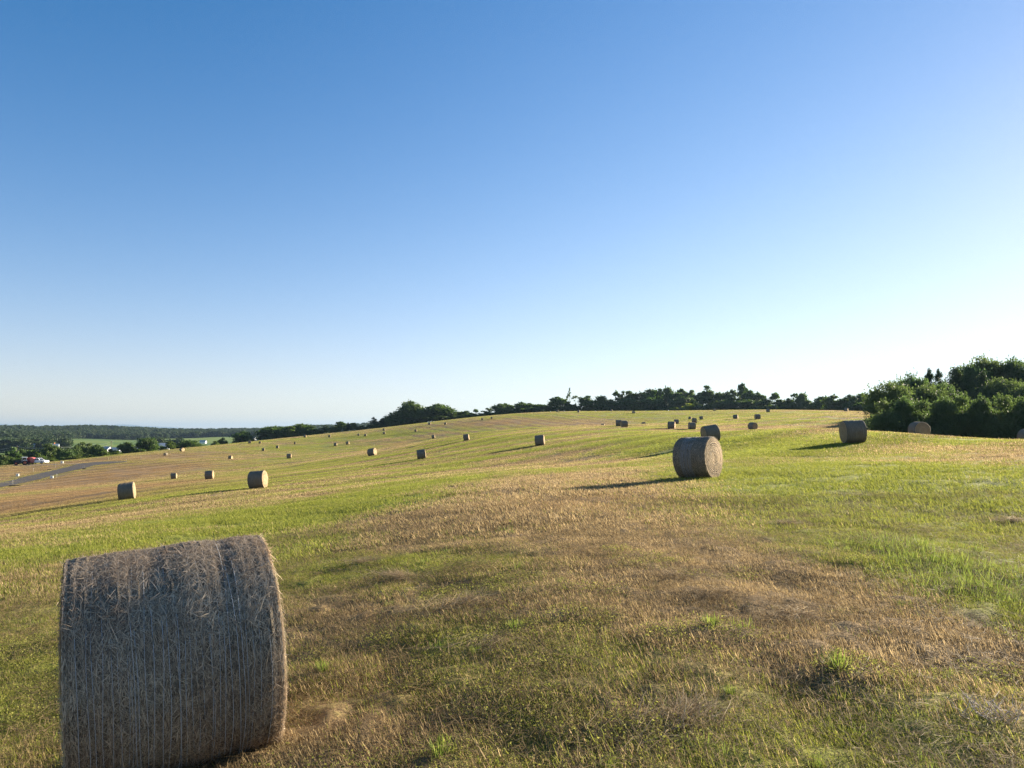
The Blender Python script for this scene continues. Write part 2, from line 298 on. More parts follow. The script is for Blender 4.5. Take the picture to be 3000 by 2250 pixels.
BALE_L=['dark hay bale on the lower slope, a second bale peeping over its top','hay bale almost hidden close behind the bale beside the brown slope',
'small hay bale just above the green weedy dip, below the end of the road','mid-sized hay bale with thin pale end, uphill of the weedy dip',
'large hay bale with bright round end, biggest on the lower green slope','hay bale turned to show a rounded dark side, alone in the weedy upper swale',
'hay bale with its dark round end facing the road and a lit side','tan-ended hay bale on the crest in front of the bushes by the pale barn',
'tiny square-looking hay bale on the slope straight below the wide crest tree','small hay bale a little uphill of the bale below the wide crest tree',
'greenish dark hay bale at the crest edge beside the wide crest tree','pale hay bale half hidden by the crest between two crest trees',
'dark hay bale on the middle slope with a narrow dark drum beyond it','small hay bale standing under the dark thicket on the crest',
'pinkish hay bale cut by the crest at the end of the dark thicket','lone tiny hay bale near the crest below the jagged cedars',
'first of two neighbouring tiny bales below the cedars, the slightly higher one','second of two neighbouring tiny bales below the cedars, nearer the big tree',
'upper of two tiny bales that stand one above the other near the crest','lower of two tiny bales that stand one above the other near the crest',
'lone tiny hay bale on the slope directly below the tallest crest tree','first of a close pair of bales on the middle slope, the lower one',
'second of a close pair of bales on the middle slope, with a lit end rim','pale bale top showing over the crest under the tallest crest tree',
'tiny hay bale on the crest line under the second big crest tree','tiny hay bale on the crest just past the second big crest tree',
'pale hay bale on the crest in front of the low hedge trees','lower of two tiny bales beside the track on the hilltop','upper of two tiny bales beside the track on the hilltop',
'hay bale high on the slope, uphill of the bale with the bright round end','hay bale with a sunlit end at the edge of the striped brown slope',
'big dark hay bale seen side-on at the foot of the middle slope, long shadow','hay bale turned to show its wide sunlit round end on the middle slope',
'lone hay bale on the green strip in the middle of the field, thin shadow','tan round bale end on the skyline in front of the rounded dark tree',
'small bale top on the skyline beneath the thin saplings','small grey hay bale on the skyline in front of the dense dark trees',
'hay bale half sunk in the dip below the dark striped bank','round-ended small hay bale on the far hilltop casting a diagonal shadow',
'broad rounded hay bale on the rise before the striped bank','dark bale end tucked behind the broad rounded bale on the rise',
'low hay bale half sunk behind the rise, next after the broad rounded bale','low dark bale half hidden behind the taller bale of a touching pair',
'taller bale of a touching pair behind the rise','small hay bale standing above the overlapping bales on the far field','low wide hay bale past the overlapping bales, its foot behind a rise',
'hay bale peeping out behind the rounded brown bale','rounded brown hay bale with another bale close behind it','large dark hay bale just behind the big bale with the sunlit spiral end',
'hay bale on the far field with a thin long shadow toward the overlapping bales','wide rounded hay bale on the far field, uphill of the bale with two dark faces','hay bale showing two dark faces on the brown patch of the far field',
'hay bale on the far skyline in front of the lone round-topped tree','tan bale end against the bottom of the tallest far trees','small hay bale with a bright end in front of the hedge block',
'large hay bale with a dark end near the wood, shadow on the grass','grey hay bale turned end-on in the shade of the wood','small pale bale end close behind the grey bale in the shade of the wood',
'shaded hay bale cut off by the picture edge below the wood','big hay bale with a sunlit spiral end and a long dark shadow']
TUFT_L=['bright green grass tuft in brown stubble, closest to the big shaggy bale','grass tuft just beyond the tangled hay heap in the middle stubble','brightest grass tuft in the middle stubble, nearer than its twin','faint yellow-green tuft beyond the bright tuft beside the big bale',
'small grass tuft farther out in the middle stubble','small yellowish tuft at the edge of the brown strip','yellow-green tuft in the lower stubble, below the long hay heap','leafy tuft midway toward the dead weed tangle','tuft on the edge of the tall green grass band, far end',
'tuft at the near end of the tall green grass band','grass tuft just above the long hay heap','lush green tuft cut by the bottom picture edge in the middle','sparse dull tuft near the bottom edge beside the big bale','dry greyish tuft in the stubble close to the big shaggy bale','low green tuft beyond the first hay heaps','green tuft at the bottom edge nearest the picture corner','thin tuft near the bleached dead weed tangle']
HEAP_L=['pale straw heap farthest up beside the green strip past the big bale','straw heap just nearer than the pale straw heap beside the green strip','tangled straw heap with long loose stalks in the middle stubble','long low brown hay heap with a dark hollow','brown hay heap at the bottom with a dark shadowed hollow','dark hay heap in the middle distance brown strip','flat dark hay heap by the green patch beyond the brown strip','dark hay heap at the picture edge in the green grass','faint straw heap close to the bright tuft in the middle','thin hay heap between the long brown heap and the brown strip']
_A={'oak':'dark rounded tree','tall':'tall narrow-crowned tree','cedar':'pointed dark cedar','bush':'low dense bush','lolli':'round-topped tree on a bare trunk','airy':'sparse open-crowned tree','thin':'sapling','umbrella':'sapling','woodoak':'big leafy tree','woodcedar':'spiky cedar','woodbush':'leafy bush'}
_S=[(0,32,'at the picture edge before the tractor'),(32,75,'behind the tractor'),(75,120,'behind the baler and pickup'),(120,170,'below the orange marker ball'),(170,215,'behind the white box by the road'),(215,256,'above the bend of the road'),(256,298,'in the dark belt next to the farmhouse'),(298,350,'in front of the farmhouse'),(350,415,'between farmhouse and pale barn'),(415,466,'at the near end of the pale barn'),(466,530,'at the far end of the pale barn'),(530,600,'on the crest past the pale barn'),(600,690,'by the small grey pasture shed'),
(690,770,'in the first clump on the crest'),(770,838,'in the wide second clump on the crest'),(838,930,'in the dark crest thicket'),(930,1075,'in the jagged crest row'),(1075,1155,'in the dark row beside the tallest crest tree'),(1155,1245,'under the tallest crest tree'),(1245,1325,'under the second big crest tree'),(1325,1380,'in the low hedge past the big crest trees'),(1380,1460,'in the thin hedge on the hilltop'),
(1460,1515,'where the hilltop track ends'),(1515,1600,'in the middle clump over the dark bank'),(1600,1700,'near the two thin saplings'),(1700,1800,'in the dense trees past the saplings'),(1800,1880,'in the ragged tall trees past the dense ones'),(1880,1970,'in the thick trees behind the yellow bush'),(1970,2045,'beyond the yellow bush'),(2045,2120,'among the tallest far trees'),(2120,2160,'just past the tallest far trees'),(2160,2235,'in the last high clump of far trees'),(2235,2300,'around the lone round-topped tree'),(2300,2360,'in the low far hedge'),(2360,2430,'at the low end of the far hedge'),(2430,2600,'in the square hedge block by the wood')]
_SW=[(0,2640,'at the tip of the wood'),(2640,2725,'in the wood above the grey bale'),(2725,2790,'in the wood past the grey bale'),(2790,2860,'in the middle of the wood'),(2860,2930,'in the high part of the wood'),(2930,2990,'in the deep end of the wood'),(2990,3600,'of the wood at the picture edge')]
_O=['','second ','third ','fourth ','fifth ','sixth ']
def tree_labels():
    out=[];px=[1500+2080*t[1]/ (t[2]/.99775) for t in TREES]
    for i,t in enumerate(TREES):
        k=t[0]; seg=_SW if k.startswith('wood') else _S; w=[s for s in seg if s[0]<=px[i]<s[1]] or [seg[-1]]; w=w[0]
        same=sorted([px[j] for j,u in enumerate(TREES) if u[0]==k and w[0]<=px[j]<w[1]]); n=same.index(px[i])
        lb=_A[k]+' '+w[2]
        if len(same)>1: lb=lb+(', first from the left' if n==0 else ', %sfrom the left'%_O[n])
        P=round(px[i])
        for q,s,kk in ((1203,'tallest crest tree with sky showing through its domed crown','oak'),(1283,'second big crest tree with a broad rounded crown','oak'),(797,'wide spreading tree alone on the crest edge','oak'),(432,'bright green bushy tree covering the end of the pale barn','oak'),(1669,'tall thin sapling with leaves at its top','thin'),(1687,'slim umbrella-topped sapling beside the taller sapling','umbrella'),(1634,'rounded dark tree standing out before the two thin saplings','oak'),
            (2268,'lone round-topped tree on a bare trunk in the far hedge','lolli'),(1395,'small round-topped tree on a bare trunk on the hilltop hedge','lolli'),(2072,'tall tree with a high crown among the tallest far trees','tall'),(2175,'highest pointed crown in the last clump of far trees','tall'),(1977,'bright yellow-green bush at the foot of the thick far trees','bush'),(2016,'bright yellow-green low bush next along from the first yellow one','bush'),(2893,'biggest tree of the wood, topping its skyline','woodoak'),(2600,'sunlit leafy tree at the tip of the wood','woodoak')):
            if abs(P-q)<=2 and k==kk: lb=s
        g='trees of the valley belt' if i<TN[0] else 'trees along the crest' if i<TN[1] else 'trees of the far tree line' if i<TN[2] else 'hedge block trees' if i<TN[3] else 'trees of the wood'
        out.append((lb,g))
    return out
TREE_L=tree_labels()

# ---------------------------------------------------------------- terrain
LT,LR=.20,.42
def feat(x,y):
    r=np.maximum(np.hypot(x,y),1.5); return np.arctan2(x,y),np.log(r),r
def kern(t1,l1,t2,l2):
    dt=t1[:,None]-t2[None,:]; dt=(dt+PI)%(2*PI)-PI
    lm=(l1[:,None]+l2[None,:])/2
    w=.2+.8/(1+np.exp(-(lm-1.6)*3))
    q=(dt/LT*w)**2+((l1[:,None]-l2[None,:])/LR)**2
    return 2500*(np.exp(-.5*q)*.25+.75*np.exp(-.5*q/7))
def gbase(r): return (-1.6-.3*np.exp(-(r/25)**2))*2080/r
_t,_l,_r=feat(TP[:,0],TP[:,1])
GW=np.linalg.solve(kern(_t,_l,_t,_l)+np.diag(TP[:,3]**2),TP[:,2])
def field_z(x,y):
    out=np.empty(len(x))
    for i in range(0,len(x),20000):
        a,b,r=feat(x[i:i+20000],y[i:i+20000]); out[i:i+20000]=(gbase(r)+kern(a,b,_t,_l)@GW)*r/2080
    return out
def sstep(a,b,x):
    t=np.clip((x-a)/(b-a),0,1); return t*t*(3-2*t)
def hash2(ix,iy,s):
    h=(ix.astype(np.int64)*374761393+iy.astype(np.int64)*668265263+s*974711)&0x7fffffff
    h=((h^(h>>13))*1274126177)&0x7fffffff
    return ((h^(h>>16))&0xffff)/65535.
def vn(x,y,s=0):
    ix=np.floor(x); iy=np.floor(y); fx=x-ix; fy=y-iy; fx=fx*fx*(3-2*fx); fy=fy*fy*(3-2*fy)
    a=hash2(ix,iy,s); b=hash2(ix+1,iy,s); c=hash2(ix,iy+1,s); d=hash2(ix+1,iy+1,s)
    return (a*(1-fx)+b*fx)*(1-fy)+(c*(1-fx)+d*fx)*fy-.5
RC_A=np.radians([-180,-60,-42,-36,-28,-22,-16,-8,0,8,14,20,26,36,60,180])
RC_R=np.array([320,280,260,262,300,370,430,470,480,480,470,445,370,300,280,320.])
VR=np.array([0,400,650,900,1100,1500,1900,2250,2700,3500,16000.])
VZ=np.array([-8,-14,-18,-22,-23,-19,-8,1,-6,-22,-26.])
def valley_z(x,y):
    r=np.hypot(x,y); th=np.arctan2(x,y)
    z=np.interp(r,VR,VZ)
    k=np.interp(th,np.radians([-180,-60,-38,-34,-30,-28,-24,-20,-15,-10,0,180]),[0,0,-3,0,1,-3,-6,-2,8,12,10,0])
    z=z+k*sstep(1300,2100,r)*(1-sstep(2600,3600,r))
    return z+(vn(x/300,y/300,5)*8+vn(x/110,y/110,7)*5)*sstep(900,1500,r)
def zt(x,y):
    x=np.atleast_1d(np.asarray(x,float)); y=np.atleast_1d(np.asarray(y,float))
    r=np.hypot(x,y); th=np.arctan2(x,y); rc=np.interp(th,RC_A,RC_R)
    w=sstep(1.12,2.0,r/rc); f=field_z(x,y)
    return np.where(w>=1,valley_z(x,y),f*(1-w)+valley_z(x,y)*w)
HP=np.array(HEAPS); 
HOLLOWS=[(2.05,5.0,.09,.45),(-.9,9.0,.05,.5),(3.2,8.2,.07,.5),(.2,4.4,.06,.35)]
def micro(x,y):
    r=np.hypot(x,y); f=(1-sstep(35,110,r))
    z=.065*vn(x/.5,y/.5,1)+.06*vn(x/.17,y/.17,2)+.06*vn(x/1.7,y/1.7,3)+.10*vn(x/5.3,y/5.3,4)
    z=z*f+ .35*vn(x/14,y/14,6)*sstep(20,60,r)*(1-sstep(300,420,r))
    for hx,hy in HEAPS:
        d=np.hypot(x-hx,y-hy); z=z+.015*np.exp(-(d/.22)**2)
    for hx,hy,a,s in HOLLOWS: z=z-a*np.exp(-(((x-hx)/s)**2+((y-hy)/s)**2))
    return z
def gz(x,y):
    x=np.atleast_1d(np.asarray(x,float)); y=np.atleast_1d(np.asarray(y,float)); return zt(x,y)+micro(x,y)
def g1(x,y): return float(gz(x,y)[0])
def t1(x,y): return float(zt(x,y)[0])
def seg_d(x,y,pts):
    d=np.full(len(x),1e9)
    for (ax,ay),(bx,by) in zip(pts[:-1],pts[1:]):
        vx,vy=bx-ax,by-ay; L=vx*vx+vy*vy+1e-9
        t=np.clip(((x-ax)*vx+(y-ay)*vy)/L,0,1); d=np.minimum(d,np.hypot(x-ax-t*vx,y-ay-t*vy))
    return d
def cover(x,y):
    "share of living green and of bare tan stubble on the field"
    r=np.hypot(x,y)
    g=.37+.18*(1-sstep(8,18,r))+.06*sstep(40,90,r); t=np.zeros(len(x))
    for c,s,w,p in STROKES:
        a=s*np.exp(-(seg_d(x,y,p)/w)**2) if len(p)>1 else 0
        if c=='g': g=g+a
        else: t=t+a
    n=vn(x/2.3,y/2.3,11)*.7+vn(x/.8,y/.8,12)*.55+vn(x/7,y/7,13)*.5
    nf=vn(x/30,y/30,14)*.6+vn(x/75,y/75,15)*.6
    k=sstep(25,90,r)
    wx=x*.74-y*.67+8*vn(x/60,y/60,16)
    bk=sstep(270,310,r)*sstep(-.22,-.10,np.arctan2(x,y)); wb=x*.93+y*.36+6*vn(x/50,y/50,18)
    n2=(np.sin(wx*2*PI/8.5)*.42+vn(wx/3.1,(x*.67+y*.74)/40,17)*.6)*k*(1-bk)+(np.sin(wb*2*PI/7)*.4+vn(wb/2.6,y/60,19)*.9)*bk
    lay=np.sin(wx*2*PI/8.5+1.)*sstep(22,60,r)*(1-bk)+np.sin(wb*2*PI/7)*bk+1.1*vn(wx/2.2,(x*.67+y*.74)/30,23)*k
    t=np.clip(t,0,1)
    g=np.clip(g+n*(1-.45*k)+nf*k+n2,0,1)*(1-.85*t)
    vd=np.minimum(seg_d(x,y,ROADL),seg_d(x,y,ROADR)); v=np.exp(-(vd/2.6)**2)*(r>60); t=t*(1-.8*v); g=g*(1-v)+.55*v
    return g,t,lay
# ---------------------------------------------------------------- materials
def nt(name):
    m=D.materials.new(name); m.use_nodes=True; t=m.node_tree; t.nodes.clear()
    o=t.nodes.new('ShaderNodeOutputMaterial'); return m,t,o
class N:
    def __init__(s,t): s.t=t
    def n(s,typ,**k):
        a=s.t.nodes.new('ShaderNode'+typ)
        for q,v in k.items():
            if q in a.inputs: 
                a.inputs[q].default_value=v
            else: setattr(a,q,v)
        return a
    def l(s,a,b): s.t.links.new(a,b)
    def mix(s,f,a,b,mode='MIX'):
        m=s.t.nodes.new('ShaderNodeMix'); m.data_type='RGBA'; m.blend_type=mode
        for v,i in ((f,0),(a,6),(b,7)):
            if hasattr(v,'is_output'): s.l(v,m.inputs[i])
            elif i==0: m.inputs[0].default_value=v
            else: m.inputs[i].default_value=(*v,1)
        return m.outputs[2]
    def noise(s,scale,vec=None,detail=4,rough=.6):
        a=s.n('TexNoise'); a.inputs['Scale'].default_value=scale; a.inputs['Detail'].default_value=detail; a.inputs['Roughness'].default_value=rough
        if vec is not None: s.l(vec,a.inputs['Vector'])
        return a.outputs[0]
    def ramp(s,f,lo,hi):
        a=s.n('MapRange'); a.inputs[1].default_value=lo; a.inputs[2].default_value=hi; s.l(f,a.inputs[0]); return a.outputs[0]
    def math(s,op,a,b=None):
        m=s.n('Math',operation=op)
        for v,i in ((a,0),(b,1)):
            if v is None: continue
            if hasattr(v,'is_output'): s.l(v,m.inputs[i])
            else: m.inputs[i].default_value=v
        return m.outputs[0]
    def attr(s,name,typ='GEOMETRY'):
        a=s.n('Attribute',attribute_name=name); a.attribute_type=typ; return a
def bsdf(b,color,rough=.85,spec=.2,normal=None,metal=0):
    p=b.n('BsdfPrincipled'); p.inputs['Roughness'].default_value=rough; p.inputs['Specular IOR Level'].default_value=spec; p.inputs['Metallic'].default_value=metal
    if hasattr(color,'is_output'): b.l(color,p.inputs['Base Color'])
    else: p.inputs['Base Color'].default_value=(*color,1)
    if normal is not None: b.l(normal,p.inputs['Normal'])
    return p
def bump(b,h,strength,dist):
    a=b.n('Bump'); a.inputs['Strength'].default_value=strength; a.inputs['Distance'].default_value=dist; b.l(h,a.inputs['Height']); return a.outputs[0]
def plain(name,color,rough=.6,spec=.3,metal=0,var=.12,scale=3.):
    m,t,o=nt(name); b=N(t); tc=b.n('TexCoord'); f=b.noise(scale,tc.outputs['Object'],5)
    c=b.mix(f,tuple(v*(1-var*1.6) for v in color),tuple(min(1,v*(1+var*1.4)) for v in color))
    b.l(bsdf(b,c,rough,spec,None,metal).outputs[0],o.inputs[0]); return m
M={}
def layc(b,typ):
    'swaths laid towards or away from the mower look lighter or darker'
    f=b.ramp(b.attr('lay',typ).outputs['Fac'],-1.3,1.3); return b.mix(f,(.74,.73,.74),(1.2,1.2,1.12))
def ground_mat():
    m,t,o=nt('field_ground'); b=N(t); geo=b.n('NewGeometry'); P_=geo.outputs['Position']
    g=b.attr('green').outputs['Fac']; tn=b.attr('tan').outputs['Fac']; va=b.attr('far_tint').outputs['Color']; vf=b.attr('far').outputs['Fac']
    nz=b.noise(9,P_,6,.7); nl=b.noise(.8,P_,5,.65); nm=b.noise(2.6,P_,4,.7)
    soil=b.mix(b.ramp(nz,.35,.7),(.11,.076,.044),(.33,.235,.125))
    straw=b.mix(b.ramp(nm,.35,.68),(.19,.125,.062),(.33,.235,.12))
    dry=b.mix(b.ramp(nl,.3,.7),soil,straw)
    gr=b.mix(b.ramp(nm,.3,.7),(.135,.16,.03),(.31,.30,.065))
    gg=b.math('ADD',g,b.math('MULTIPLY',b.math('SUBTRACT',nz,.5),.9))
    c=b.mix(b.ramp(gg,.25,.75),dry,gr)
    tanc=b.mix(b.ramp(nm,.3,.7),(.21,.135,.068),(.34,.225,.12))
    c=b.mix(tn,c,tanc)
    c=b.mix(1.,c,layc(b,'GEOMETRY'),'MULTIPLY'); c=b.mix(vf,c,va)
    bn=bump(b,b.math('ADD',nz,b.math('MULTIPLY',nm,1.4)),.9,.05)
    b.l(bsdf(b,c,.95,.1,bn).outputs[0],o.inputs[0]); return m
def blade_mat(name,kind):
    m,t,o=nt(name); b=N(t); geo=b.n('NewGeometry'); rnd=geo.outputs['Random Per Island']
    w=b.n('TexWhiteNoise',noise_dimensions='1D'); b.l(b.math('MULTIPLY',rnd,913.7),w.inputs['W']); r2=w.outputs['Value']
    g=b.attr('green','INSTANCER').outputs['Fac']; tn=b.attr('tan','INSTANCER').outputs['Fac']
    nm=b.noise(1.1,geo.outputs['Position'],4,.6)
    r3=b.math('POWER',r2,1.15); straw=b.mix(r3,(.135,.092,.046),(.72,.555,.305)); straw=b.mix(b.ramp(nm,.35,.7),straw,b.mix(r3,(.13,.088,.05),(.52,.385,.20)))
    green=b.mix(r2,(.13,.164,.029),(.345,.35,.069)); tanc=b.mix(r2,(.19,.12,.06),(.42,.285,.15))
    if kind=='straw': c=b.mix(tn,b.mix(r2,(.14,.098,.052),(.50,.375,.21)),tanc)
    elif kind=='heap': c=b.mix(b.math('POWER',r2,1.4),(.22,.155,.09),(.72,.58,.37))
    elif kind=='leaf': c=b.mix(r2,(.13,.15,.03),(.34,.33,.085))
    elif kind=='tuft': c=b.mix(r2,(.11,.17,.028),(.31,.35,.075))
    else:
        th=b.math('ADD',b.math('MULTIPLY',g,1.05),b.math('MULTIPLY',b.math('SUBTRACT',nm,.5),.75))
        f=b.math('LESS_THAN',rnd,th); c=b.mix(f,straw,green); c=b.mix(tn,c,tanc)
    c=b.mix(1.,c,layc(b,'INSTANCER'),'MULTIPLY') if kind in('mix','straw') else c
    p=bsdf(b,c,.68,.12); tr=b.n('BsdfTranslucent'); b.l(c,tr.inputs['Color'])
    mx=b.n('MixShader'); mx.inputs[0].default_value=.48; b.l(p.outputs[0],mx.inputs[1]); b.l(tr.outputs[0],mx.inputs[2]); b.l(mx.outputs[0],o.inputs[0]); return m
def leaf_mat(name,a,c2,tr_=.3,trc=(1.3,1.5,.7)):
    m,t,o=nt(name); b=N(t); geo=b.n('NewGeometry'); oi=b.n('ObjectInfo'); rnd=geo.outputs['Random Per Island']
    nm=b.noise(.55,geo.outputs['Position'],3,.6)
    f=b.math('ADD',b.math('MULTIPLY',rnd,.45),b.math('MULTIPLY',b.ramp(nm,.35,.65),.55))
    c=b.mix(f,a,c2); c=b.mix(b.math('MULTIPLY',oi.outputs['Random'],.55),c,tuple(x*y for x,y in zip(c2,(1.1,.85,.8))))
    p=bsdf(b,c,.6,.2); tr=b.n('BsdfTranslucent'); b.l(b.mix(1.,c,trc,'MULTIPLY'),tr.inputs['Color'])
    mx=b.n('MixShader'); mx.inputs[0].default_value=tr_; b.l(p.outputs[0],mx.inputs[1]); b.l(tr.outputs[0],mx.inputs[2]); b.l(mx.outputs[0],o.inputs[0]); return m
def hay_mat(name,end=False):
    m,t,o=nt(name); b=N(t); tc=b.n('TexCoord'); mp=b.n('Mapping'); b.l(tc.outputs['Object'],mp.inputs['Vector'])
    fine=b.noise(46,tc.outputs['Object'],6,.75); big=b.noise(2.2,tc.outputs['Object'],4,.6)
    if end:
        sx=b.n('SeparateXYZ'); mp.inputs['Location'].default_value=(0,0,-.75); b.l(mp.outputs[0],sx.inputs[0])
        rr=b.math('SQRT',b.math('ADD',b.math('POWER',sx.outputs[1],2.),b.math('POWER',sx.outputs[2],2.)))
        w=b.n('TexNoise',noise_dimensions='1D'); w.inputs['Scale'].default_value=1.; w.inputs['Detail'].default_value=3.
        b.l(b.math('ADD',b.math('MULTIPLY',rr,26.),b.math('MULTIPLY',big,2.2)),w.inputs['W'])
        h=b.math('ADD',b.math('MULTIPLY',w.outputs[0],2.2),b.math('MULTIPLY',fine,.7))
        c=b.mix(b.ramp(h,1.05,1.75),(.15,.10,.058),(.58,.43,.25)); bn=bump(b,h,1.,.05)
    else:
        mp.inputs['Scale'].default_value=(26,2.2,2.2); st=b.noise(1.,mp.outputs[0],5,.7)
        h=b.math('ADD',b.math('MULTIPLY',fine,1.1),st)
        c=b.mix(b.ramp(h,.7,1.45),(.085,.073,.058),(.33,.28,.21)); c=b.mix(b.ramp(big,.3,.75),c,b.mix(b.ramp(h,.7,1.45),(.075,.062,.046),(.26,.215,.145)))
        bn=bump(b,h,.9,.03)
    b.l(bsdf(b,c,.9,.15,bn).outputs[0],o.inputs[0]); return m
def fuzz_mat():
    m,t,o=nt('loose_hay'); b=N(t); geo=b.n('NewGeometry'); r=geo.outputs['Random Per Island']; tc=b.n('TexCoord')
    nm=b.noise(1.5,tc.outputs['Object'],4,.65)
    r=b.math('POWER',r,1.15); c=b.mix(r,(.205,.172,.135),(.80,.68,.51)); c=b.mix(b.ramp(nm,.38,.62),c,b.mix(r,(.175,.132,.098),(.68,.53,.375)))
    p=bsdf(b,c,.7,.25); tr=b.n('BsdfTranslucent'); b.l(c,tr.inputs['Color']); mx=b.n('MixShader'); mx.inputs[0].default_value=.3
    b.l(p.outputs[0],mx.inputs[1]); b.l(tr.outputs[0],mx.inputs[2]); b.l(mx.outputs[0],o.inputs[0]); return m
M['ground']=ground_mat(); M['blade']=blade_mat('grass_blades','mix'); M['straw']=blade_mat('dry_straw','straw'); M['leaf']=blade_mat('weed_leaves','leaf'); M['tuft']=blade_mat('tuft_blades','tuft'); M['heap']=blade_mat('heap_straw','heap')
M['oak']=leaf_mat('broad_leaves',(.032,.066,.022),(.10,.155,.044)); M['cedar']=leaf_mat('cedar_sprays',(.024,.048,.022),(.062,.095,.042),.2)
M['bush']=leaf_mat('bush_leaves',(.030,.060,.014),(.10,.145,.034),.35); M['bright']=leaf_mat('yellow_green_leaves',(.11,.16,.02),(.26,.30,.05),.45)
M['wood']=leaf_mat('wood_leaves',(.038,.078,.038),(.12,.168,.068),.4,(1.15,1.35,.8))
M['far_wood']=leaf_mat('far_wood_leaves',(.018,.042,.018),(.058,.092,.036),.2)
M['bark']=plain('bark',(.10,.078,.058),.95,.1,0,.35,6)
M['hay']=hay_mat('hay_roll'); M['hay_end']=hay_mat('hay_roll_end',True); M['fuzz']=fuzz_mat()
M['twine']=plain('white_twine',(.42,.44,.46),.7,.2); M['dull_twine']=plain('dull_twine',(.36,.36,.37),.6,.3)
M['asphalt']=plain('asphalt',(.088,.078,.072),.9,.2,0,.22,.6); M['gravel']=plain('gravel',(.24,.19,.14),.95,.1,0,.3,1.5)
M['white']=plain('white_paint',(.78,.79,.80),.3,.5,0,.04); M['red']=plain('red_paint',(.33,.03,.035),.4,.5,0,.12); M['pinkred']=plain('pale_red_paint',(.50,.13,.11),.45,.5,0,.15)
M['black']=plain('black_rubber',(.02,.02,.021),.8,.3); M['darkmetal']=plain('dark_metal',(.05,.05,.055),.5,.5,.3); M['orange']=plain('orange_rim',(.55,.14,.07),.5,.4)
M['glass']=plain('dark_glass',(.03,.035,.045),.1,.8); M['chrome']=plain('chrome',(.6,.6,.62),.25,.5,.9); M['lamp']=plain('lamp_lens',(.75,.72,.68),.15,.7)
M['siding']=plain('white_siding',(.72,.73,.76),.7,.3,0,.06); M['bluerooof']=plain('grey_blue_roof',(.24,.29,.38),.5,.4,0,.1); M['greyroof']=plain('grey_metal_roof',(.36,.40,.44),.45,.5,.2,.1)
M['wood_pale']=plain('pale_lath',(.62,.56,.44),.8,.2); M['pole']=plain('weathered_pole',(.16,.13,.11),.9,.1); M['cream']=plain('cream_concrete',(.72,.69,.62),.8,.2,0,.08)
M['yellow']=plain('faded_yellow',(.75,.70,.30),.7,.2); M['ball']=plain('orange_ball',(.75,.22,.06),.4,.4); M['wire']=plain('bright_wire',(.66,.66,.62),.4,.5,.4)
M['drain']=plain('wet_dark_pipe',(.035,.03,.032),.8,.2); M['pale_stem']=plain('bleached_stem',(.48,.40,.33),.7,.2,0,.2,20)
